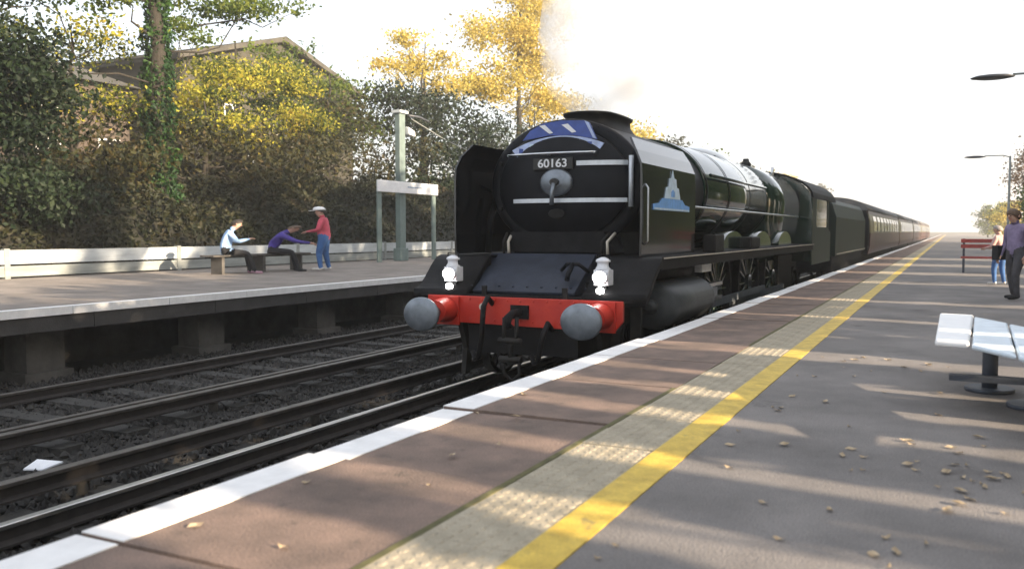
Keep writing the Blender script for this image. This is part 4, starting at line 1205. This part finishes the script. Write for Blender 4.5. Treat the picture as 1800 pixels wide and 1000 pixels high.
# fallen leaves on the near platform
rl = random.Random(9)
lvs = []
for k in range(4):
    m = MB(); s1 = .013 + .006*k
    z = [rl.uniform(.002, .018) for _ in range(6)]
    m.add([(-s1*1.3, 0, z[0]), (-s1*.3, -s1*.7, z[1]), (s1*.8, -s1*.5, z[2]), (s1*1.5, 0, z[3]), (s1*.7, s1*.6, z[4]), (-s1*.4, s1*.6, z[5]), (0, 0, .004)],
          [(0, 1, 6), (1, 2, 6), (2, 3, 6), (3, 4, 6), (4, 5, 6), (5, 0, 6)])
    lvs.append(m.mesh('fallen_leaf', 'dry_leaf'))
spots = [(rl.uniform(-1.15, .5), rl.uniform(2.6, 9)) for _ in range(60)] + [(rl.gauss(.15, .22), rl.gauss(4.9, .35)) for _ in range(24)] + [(rl.uniform(-2.8, -1.9), rl.uniform(1.8, 6)) for _ in range(10)]
for (x, y) in spots:
    o = inst('fallen_leaf', rl.choice(lvs), (x, y, ZP + .003), None, (0, 0, rl.uniform(0, 6.28)))
    tag(o, 'small dry fallen leaf lying on the near platform', 'leaf', 'fallen leaves on the platform')

# ------------------------------------------------------------------ houses on the bank
def window(parent, xw, yc, zc, w, h):
    f = MB(); t = .09
    f.box(xw, xw + .08, yc - w/2, yc - w/2 + t, zc - h/2, zc + h/2); f.box(xw, xw + .08, yc + w/2 - t, yc + w/2, zc - h/2, zc + h/2)
    f.box(xw, xw + .08, yc - w/2 + t, yc + w/2 - t, zc - h/2, zc - h/2 + t); f.box(xw, xw + .08, yc - w/2 + t, yc + w/2 - t, zc + h/2 - t, zc + h/2)
    f.box(xw, xw + .07, yc - .04, yc + .04, zc - h/2 + t, zc + h/2 - t)
    wd = f.build('window', 'frame_white', parent)
    g_ = MB(); g_.box(xw + .01, xw + .04, yc - w/2 + t, yc - .041, zc - h/2 + t, zc + h/2 - t); g_.box(xw + .01, xw + .04, yc + .041, yc + w/2 - t, zc - h/2 + t, zc + h/2 - t)
    g_.build('pane', 'glass', wd)
    s_ = MB(); s_.box(xw, xw + .14, yc - w/2 - .06, yc + w/2 + .06, zc - h/2 - .09, zc - h/2 - .003); s_.build('sill', 'concrete', wd)
hs = thing('gabled_house', 'large brown house with wide shallow gable above the trees', 'house', (-44, 45.8, 5))
xg = -40.0
m = MB(); m.prism([(37.6, 4.5), (53.8, 4.5), (53.8, 12.2), (45.9, 14.5), (37.6, 12.2)], 'x', -52, xg); m.build('wall', 'render_wall', hs)
m = MB()
m.prism([(45.9, 14.55), (54.6, 12.0), (54.6, 12.25), (45.9, 14.82), (37.0, 12.25), (37.0, 12.0)], 'x', -52.4, xg + .5); rf = m.build('roof', 'roof_tile', hs)
for k in range(12):
    for sd in (0, 1):
        yy0, yy1 = (45.9, 54.6) if sd == 0 else (45.9, 37.0)
        a = k / 12; b = (k + 1) / 12 + .015
        ya, yb2 = yy0 + (yy1 - yy0)*a, yy0 + (yy1 - yy0)*b
        za, zb = 14.82 - 2.57*a, 14.82 - 2.57*b
        mm = MB(); mm.add([(-52.4, ya, za + .02), (xg + .52, ya, za + .02), (xg + .52, yb2, zb + .09), (-52.4, yb2, zb + .09)], [(0, 1, 2, 3)]); mm.add([(-52.4, yb2, zb + .09), (xg + .52, yb2, zb + .09), (xg + .52, yb2, zb + .01), (-52.4, yb2, zb + .01)], [(0, 1, 2, 3)])
        mm.build('tile_course', 'roof_tile', rf)
m = MB()
m.prism([(45.9, 14.60), (54.7, 11.98), (54.7, 12.3), (45.9, 14.92), (36.9, 12.3), (36.9, 11.98)], 'x', xg + .53, xg + .60); m.build('bargeboard', 'roof_tile', rf)
for yc, zc in ((41.5, 9.2), (45.8, 9.2), (50.2, 9.2), (42.5, 6.2), (49.5, 6.2)): window(hs, xg + .002, yc, zc, 1.5, 1.5)
h2 = thing('rendered_house', 'dim brick house with white windows behind the leftmost trees', 'house', (-44, 28, 5))
m = MB(); m.prism([(18, 4.5), (35.5, 4.5), (35.5, 10.2), (18, 10.2)], 'x', -52, -42.0); m.build('wall', 'brick_wall', h2)
m = MB(); m.prism([(-52.6, 10.2), (-41.4, 10.2), (-47, 12.0)], 'y', 17.4, 36.1); m.build('roof', 'roof_tile', h2)
for yc, zc in ((30.4, 9.2), (25.5, 9.2), (30.4, 6.3), (35.0 - .9, 6.6), (22, 6.3)): window(h2, -41.998, yc, zc, 1.4, 1.3)

# ------------------------------------------------------------------ trees and undergrowth on the bank
def hz(x, y): return hill_z(x, y)
tree('dark_tree', 'dark evergreen tree at the left edge of the picture', (-23.5, 14.4, hz(-23.5, 14.4)), 11, .32,
     [(-23, 14.6, 9.8, 2.2, 2.6, 1.9, 7980), (-23, 14.6, 7.4, 2.0, 2.3, 1.6, 6840), (-22.6, 15.0, 5.0, 1.8, 2.2, 1.5, 6460), (-23, 16.8, 10.4, 1.8, 2.0, .9, 2470), (-22.4, 15.4, 3.2, 1.4, 2.2, 1.0, 4180)], 'leaf_dark', 31, .17)
tree('ivy_tree', 'tall tree with ivy-clad trunk and thin yellowing crown', (-25, 22.4, hz(-25, 22.4)), 13.5, .36,
     [(-25, 19.0, 11.4, 2.2, 2.2, .9, 1540), (-25, 25.0, 10.9, 2.2, 2.2, .9, 1540), (-25, 27.4, 11.0, 1.6, 1.4, .6, 503), (-25, 22.4, 11.6, 2.6, 3.0, 1.0, 2100), (-25, 17.6, 9.4, 1.3, 1.3, .6, 448), (-25, 29.8, 11.6, .8, .8, .35, 90), (-25, 24.0, 9.5, 1.2, 1.2, .6, 532), (-25, 20.8, 9.6, 1.2, 1.1, .5, 420)], 'leaf_green', 32, .18, ivy=(2.6, 13.0, 8000, .62, 'leaf_ivy'), tight=.26, nlimb=11)
tree('yellow_tree', 'yellow-green tree with bright lit leaves in front of the gabled house', (-28, 29.4, hz(-28, 29.4)), 6.0, .18,
     [(-26.8, 27.6, 6.3, 1.6, 2.9, .75, 4160), (-27.5, 29.4, 8.9, 2.0, 2.6, 1.0, 3200), (-28, 27.2, 7.8, 1.7, 2.2, .8, 2240), (-27, 31.6, 7.2, 1.7, 2.4, 1.0, 2240), (-27.5, 32.6, 9.3, 1.5, 1.9, .8, 1600)], 'leaf_yellow', 33, .17, nlimb=14)
tree('hazel_bush', 'olive and yellow bush left of the ivy-clad trunk', (-27, 20.5, hz(-27, 20.5)), 5.0, .15,
     [(-26, 18.2, 6.3, 1.7, 1.8, .9, 1120), (-27, 20.2, 8.6, 2.0, 2.6, .9, 1440), (-26, 21.8, 6.4, 1.5, 1.4, 1.0, 960), (-27, 17.5, 8.8, 1.4, 1.5, .7, 640)], 'leaf_yellow', 34, .16, cat='bush')
tree('olive_bush', 'dull olive bush below the yellow-green tree', (-26, 25.5, hz(-26, 25.5)), 3.6, .15,
     [(-25.5, 23.6, 5.6, 2.0, 2.6, 1.4, 1800), (-25.5, 27.8, 4.9, 2.0, 2.8, 1.3, 1800), (-26.5, 31.5, 5.6, 2.2, 2.8, 1.6, 1800), (-25, 19.5, 4.6, 1.9, 2.4, 1.3, 1600)], 'leaf_olive', 35, .20, cat='bush')
tree('brown_thicket', 'brownish thicket in front of the gabled house wall', (-29, 37, hz(-29, 37)), 6, .16,
     [(-29, 34.5, 6.6, 2.2, 2.8, 2.0, 1700), (-29, 38.0, 7.6, 2.2, 2.6, 1.9, 1500), (-28, 41.0, 6.2, 2.4, 2.8, 2.0, 1800)], 'leaf_olive', 36, .22, cat='bush')
tree('ochre_bush', 'ochre and green bush against the gabled house wall', (-31, 40, hz(-31, 40)), 6.5, .14,
     [(-31, 38.0, 9.2, 1.8, 2.8, 1.3, 1500), (-31, 41.8, 9.6, 1.8, 2.6, 1.3, 1400), (-31, 36.0, 11.0, 1.5, 2.0, .9, 700), (-30, 34.0, 8.8, 1.6, 2.2, 1.2, 1100), (-31, 43.2, 7.8, 1.6, 2.2, 1.4, 1100)], 'leaf_green', 47, .23, cat='bush')
tree('dark_thicket', 'dark green thicket behind the far lamp post', (-29, 46, hz(-29, 46)), 7.5, .2,
     [(-29, 44.0, 9.4, 2.4, 3.0, 1.6, 2200), (-28, 47.5, 9.0, 2.6, 3.2, 2.0, 2400), (-27, 44, 6.0, 2.4, 3.4, 2.0, 2000), (-27, 49.0, 6.0, 2.4, 3.4, 2.0, 2000), (-28, 53, 8.4, 2.6, 3.4, 2.0, 2200)], 'leaf_dark', 37, .24, cat='bush')
tree('green_thicket', 'mid green thicket behind the locomotive smoke deflector', (-28, 60, hz(-28, 60)), 7.0, .2,
     [(-28, 57, 7.6, 2.6, 3.6, 2.6, 2400), (-28, 63, 8.2, 2.8, 4.0, 2.4, 2600), (-27, 70, 7.6, 2.8, 4.0, 2.2, 2400)], 'leaf_olive', 38, .26, cat='bush')
tree('pale_yellow_tree', 'thin pale yellow tree above the dark thicket', (-31, 49.5, hz(-31, 49.5)), 9.5, .18,
     [(-31, 46.5, 12.2, 1.6, 2.0, 1.0, 882), (-31, 49.8, 13.2, 1.8, 2.4, 1.1, 1302), (-31, 52.2, 12.0, 1.6, 2.0, .9, 1008), (-31, 48.0, 14.3, 1.4, 1.6, .7, 546)], 'leaf_gold', 39, .22)
tree('golden_tree', 'tall golden autumn tree behind the locomotive chimney', (-31, 63.5, hz(-31, 63.5)), 17.5, .30,
     [(-31, 59.0, 13.4, 2.6, 3.6, 2.0, 3600), (-31, 60.5, 17.2, 2.6, 3.8, 2.2, 3800), (-31, 66.5, 15.4, 2.6, 3.8, 2.2, 3000), (-31, 68.0, 19.2, 2.6, 3.8, 2.0, 2600), (-31, 63.0, 20.8, 2.6, 4.0, 2.0, 2800), (-31, 67.5, 12.2, 2.4, 3.8, 1.7, 2600), (-31, 72.0, 21.0, 2.4, 3.2, 1.4, 900), (-31, 71.0, 13.6, 2.2, 3.0, 1.6, 1500)], 'leaf_gold', 40, .27, nlimb=16)
# tree line running on behind the train, smaller with distance
fl = ['round ochre tree right of the steam plume', 'olive tree second along the line behind the boiler', 'low green tree above the firebox', 'distant olive tree above the cab', 'distant gold tree beyond the coaches', 'farthest left-hand tree of the line behind the train']
for i, (y, h, mk) in enumerate(((84, 9.5, 'leaf_gold'), (97, 9.0, 'leaf_olive'), (114, 8.5, 'leaf_green'), (138, 8.5, 'leaf_olive'), (172, 9, 'leaf_gold'), (225, 9, 'leaf_olive'))):
    x = -29
    z = hz(x, y)
    w = 5.0 + i * 1.3
    tree('bank_tree', fl[i], (x, y, z), h * .8, .25, [(x, y - w*.5, z + h*.55, 3, w*.6, h*.34, 1500), (x, y + w*.5, z + h*.5, 3, w*.6, h*.36, 1500), (x, y, z + h*.75, 2.5, w*.5, h*.25, 1200), (x + 2, y, z + h*.25, 3, w, h*.25, 1300)], mk, 50 + i, .34 + .05*i, 'trees behind the train')

# undergrowth: leaves and stems over the bank
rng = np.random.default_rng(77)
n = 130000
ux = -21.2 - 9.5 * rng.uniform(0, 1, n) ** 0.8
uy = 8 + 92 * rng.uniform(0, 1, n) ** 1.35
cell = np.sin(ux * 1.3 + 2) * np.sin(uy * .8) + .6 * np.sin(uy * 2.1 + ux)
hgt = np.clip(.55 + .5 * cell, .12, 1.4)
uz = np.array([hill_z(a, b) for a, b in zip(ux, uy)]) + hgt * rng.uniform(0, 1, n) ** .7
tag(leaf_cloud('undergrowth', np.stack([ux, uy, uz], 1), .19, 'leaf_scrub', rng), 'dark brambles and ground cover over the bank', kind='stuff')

# ------------------------------------------------------------------ trees on the right shade the platform; unseen shrubs added to form its light bands
lit_at = [(1.4, .6), (2.45, .85), (3.4, .62), (4.3, .8), (5.62, .46), (6.5, .42), (7.3, .5), (8.95, .8), (10.8, .3), (13.0, .45), (16.5, .7), (22.8, 1.2), (28, 1.8), (35, 2.6), (43, 3)]
XS = 7.6
slope = SUN_AZ.y / SUN_AZ.x
edges_ = [-3.5]
for c, w in lit_at: edges_ += [c - w/2, c + w/2]
edges_ += [52, 52.6, 66, 66.8, 88, 89, 113]  # more unseen shrubs, added to darken reflections along the train
sl_names = ['shrub']
k = 0
for i in range(0, len(edges_), 2):
    a, b = edges_[i], edges_[i+1]
    a2, b2 = a + slope * (XS + 1.3), b + slope * (XS + 1.3)
    w = b2 - a2
    if w < .1: continue
    rgs = np.random.default_rng(200 + i)
    nl = int(min(9000, 1100 * w + 300))
    P = np.stack([XS + rgs.normal(0, .35, nl), rgs.uniform(a2, b2, nl) + rgs.normal(0, .02, nl), ZP + rgs.uniform(0, 4.0, nl)], 1)  # leaves fill only the shaded stretches, the gaps let sun streaks through
    gap = (edges_[i+2] - b) if i + 2 < len(edges_) else 0
    nt_ = int(min(5000, 900 * (w + gap) + 200))
    P = np.concatenate([P, np.stack([XS + rgs.normal(0, .45, nt_), rgs.uniform(a2 - .1, b2 + gap + .1, nt_), ZP + rgs.uniform(3.5, 6.0, nt_)], 1)])  # leafy top added across the gaps to keep sun off the tracks
    t = thing('shade_shrub', 'unseen shrub added behind the near platform at the right, shaped to control the light', 'shrub', (XS, (a2+b2)/2, .6), 'unseen light-blocking shrubs')
    leaf_cloud('crown', P, .26, 'leaf_green', rgs, t, aspect=.9)
    m = MB(); m.tube([(XS, (a2+b2)/2, .5), (XS, (a2+b2)/2, 4.2)], [min(.12, w*.3), .04], 7); m.build('trunk', 'bark', t)
for i, y in enumerate((-4, 2.5, 9, 15.5, 22, 29, 36.5, 46, 54, 63, 73, 84, 95, 106)):
    rgs = random.Random(i)
    x = 10.2 + rgs.uniform(-.6, .6)
    cr = [(x, y, 7.3, 2.4, 3.8, 1.9, 3600)]
    if y == 15.5: cr.append((x, 16.2, 9.6, 2.4, 1.9, 1.8, 2600))
    elif y != 9: cr.append((x, y - 1.5, 9.6, 2.4, 3.6, 1.8, 3200))
    if y not in (9, 15.5): cr += [(x, y + 1.6, 11.8, 2.2, 3.4, 1.9, 2800), (x, y, 13.8, 2.0, 2.6, 1.5, 1500)]
    tree('roadside_tree', 'leafy tree behind the near platform, out at the right', (x, y, .5), 13 if len(cr) > 2 else 9, .25, cr, 'leaf_green', 300 + i, .42, 'trees behind the near platform')
fr = [(8.8, 118, 13.5, 'leaf_brown', 'brown-leaved tree at the right edge of the picture'), (8.6, 150, 6.5, 'leaf_gold', 'sunlit yellow tree low at the right beyond the platform'), (9.0, 190, 7.5, 'leaf_yellow', 'yellow-green tree right of the vanishing tracks'), (8.5, 250, 8.5, 'leaf_green', 'green tree farthest along the near platform')]
for i, (x, y, h, mk, lb) in enumerate(fr):
    tree('platform_tree', lb, (x, y, .5), h*.8, .2, [(x, y, h*.45, 2.6, 4, h*.28, 1400), (x - .5, y + 2, h*.7, 2.2, 3.5, h*.22, 1200), (x + .6, y - 2, h*.9, 1.8, 3, h*.14, 700)], mk, 400 + i, .32 + .05*i, 'far trees along the near platform')

# ------------------------------------------------------------------ low autumn haze
m = MB(); m.box(-170, 60, -40, 520, -1.6, 31)
hm_ = bpy.data.materials.new('haze'); hm_.use_nodes = True; MATS['haze'] = hm_
nt = hm_.node_tree; nt.nodes.clear()
out = nt.nodes.new('ShaderNodeOutputMaterial'); pv = nt.nodes.new('ShaderNodeVolumePrincipled')
pv.inputs['Color'].default_value = (1.0, .97, .92, 1); pv.inputs['Density'].default_value = 0.0013; pv.inputs['Anisotropy'].default_value = 0.3
nt.links.new(pv.outputs[0], out.inputs['Volume'])
tag(m.build('haze', 'haze'), 'thin pale haze hanging over the station', kind='stuff')
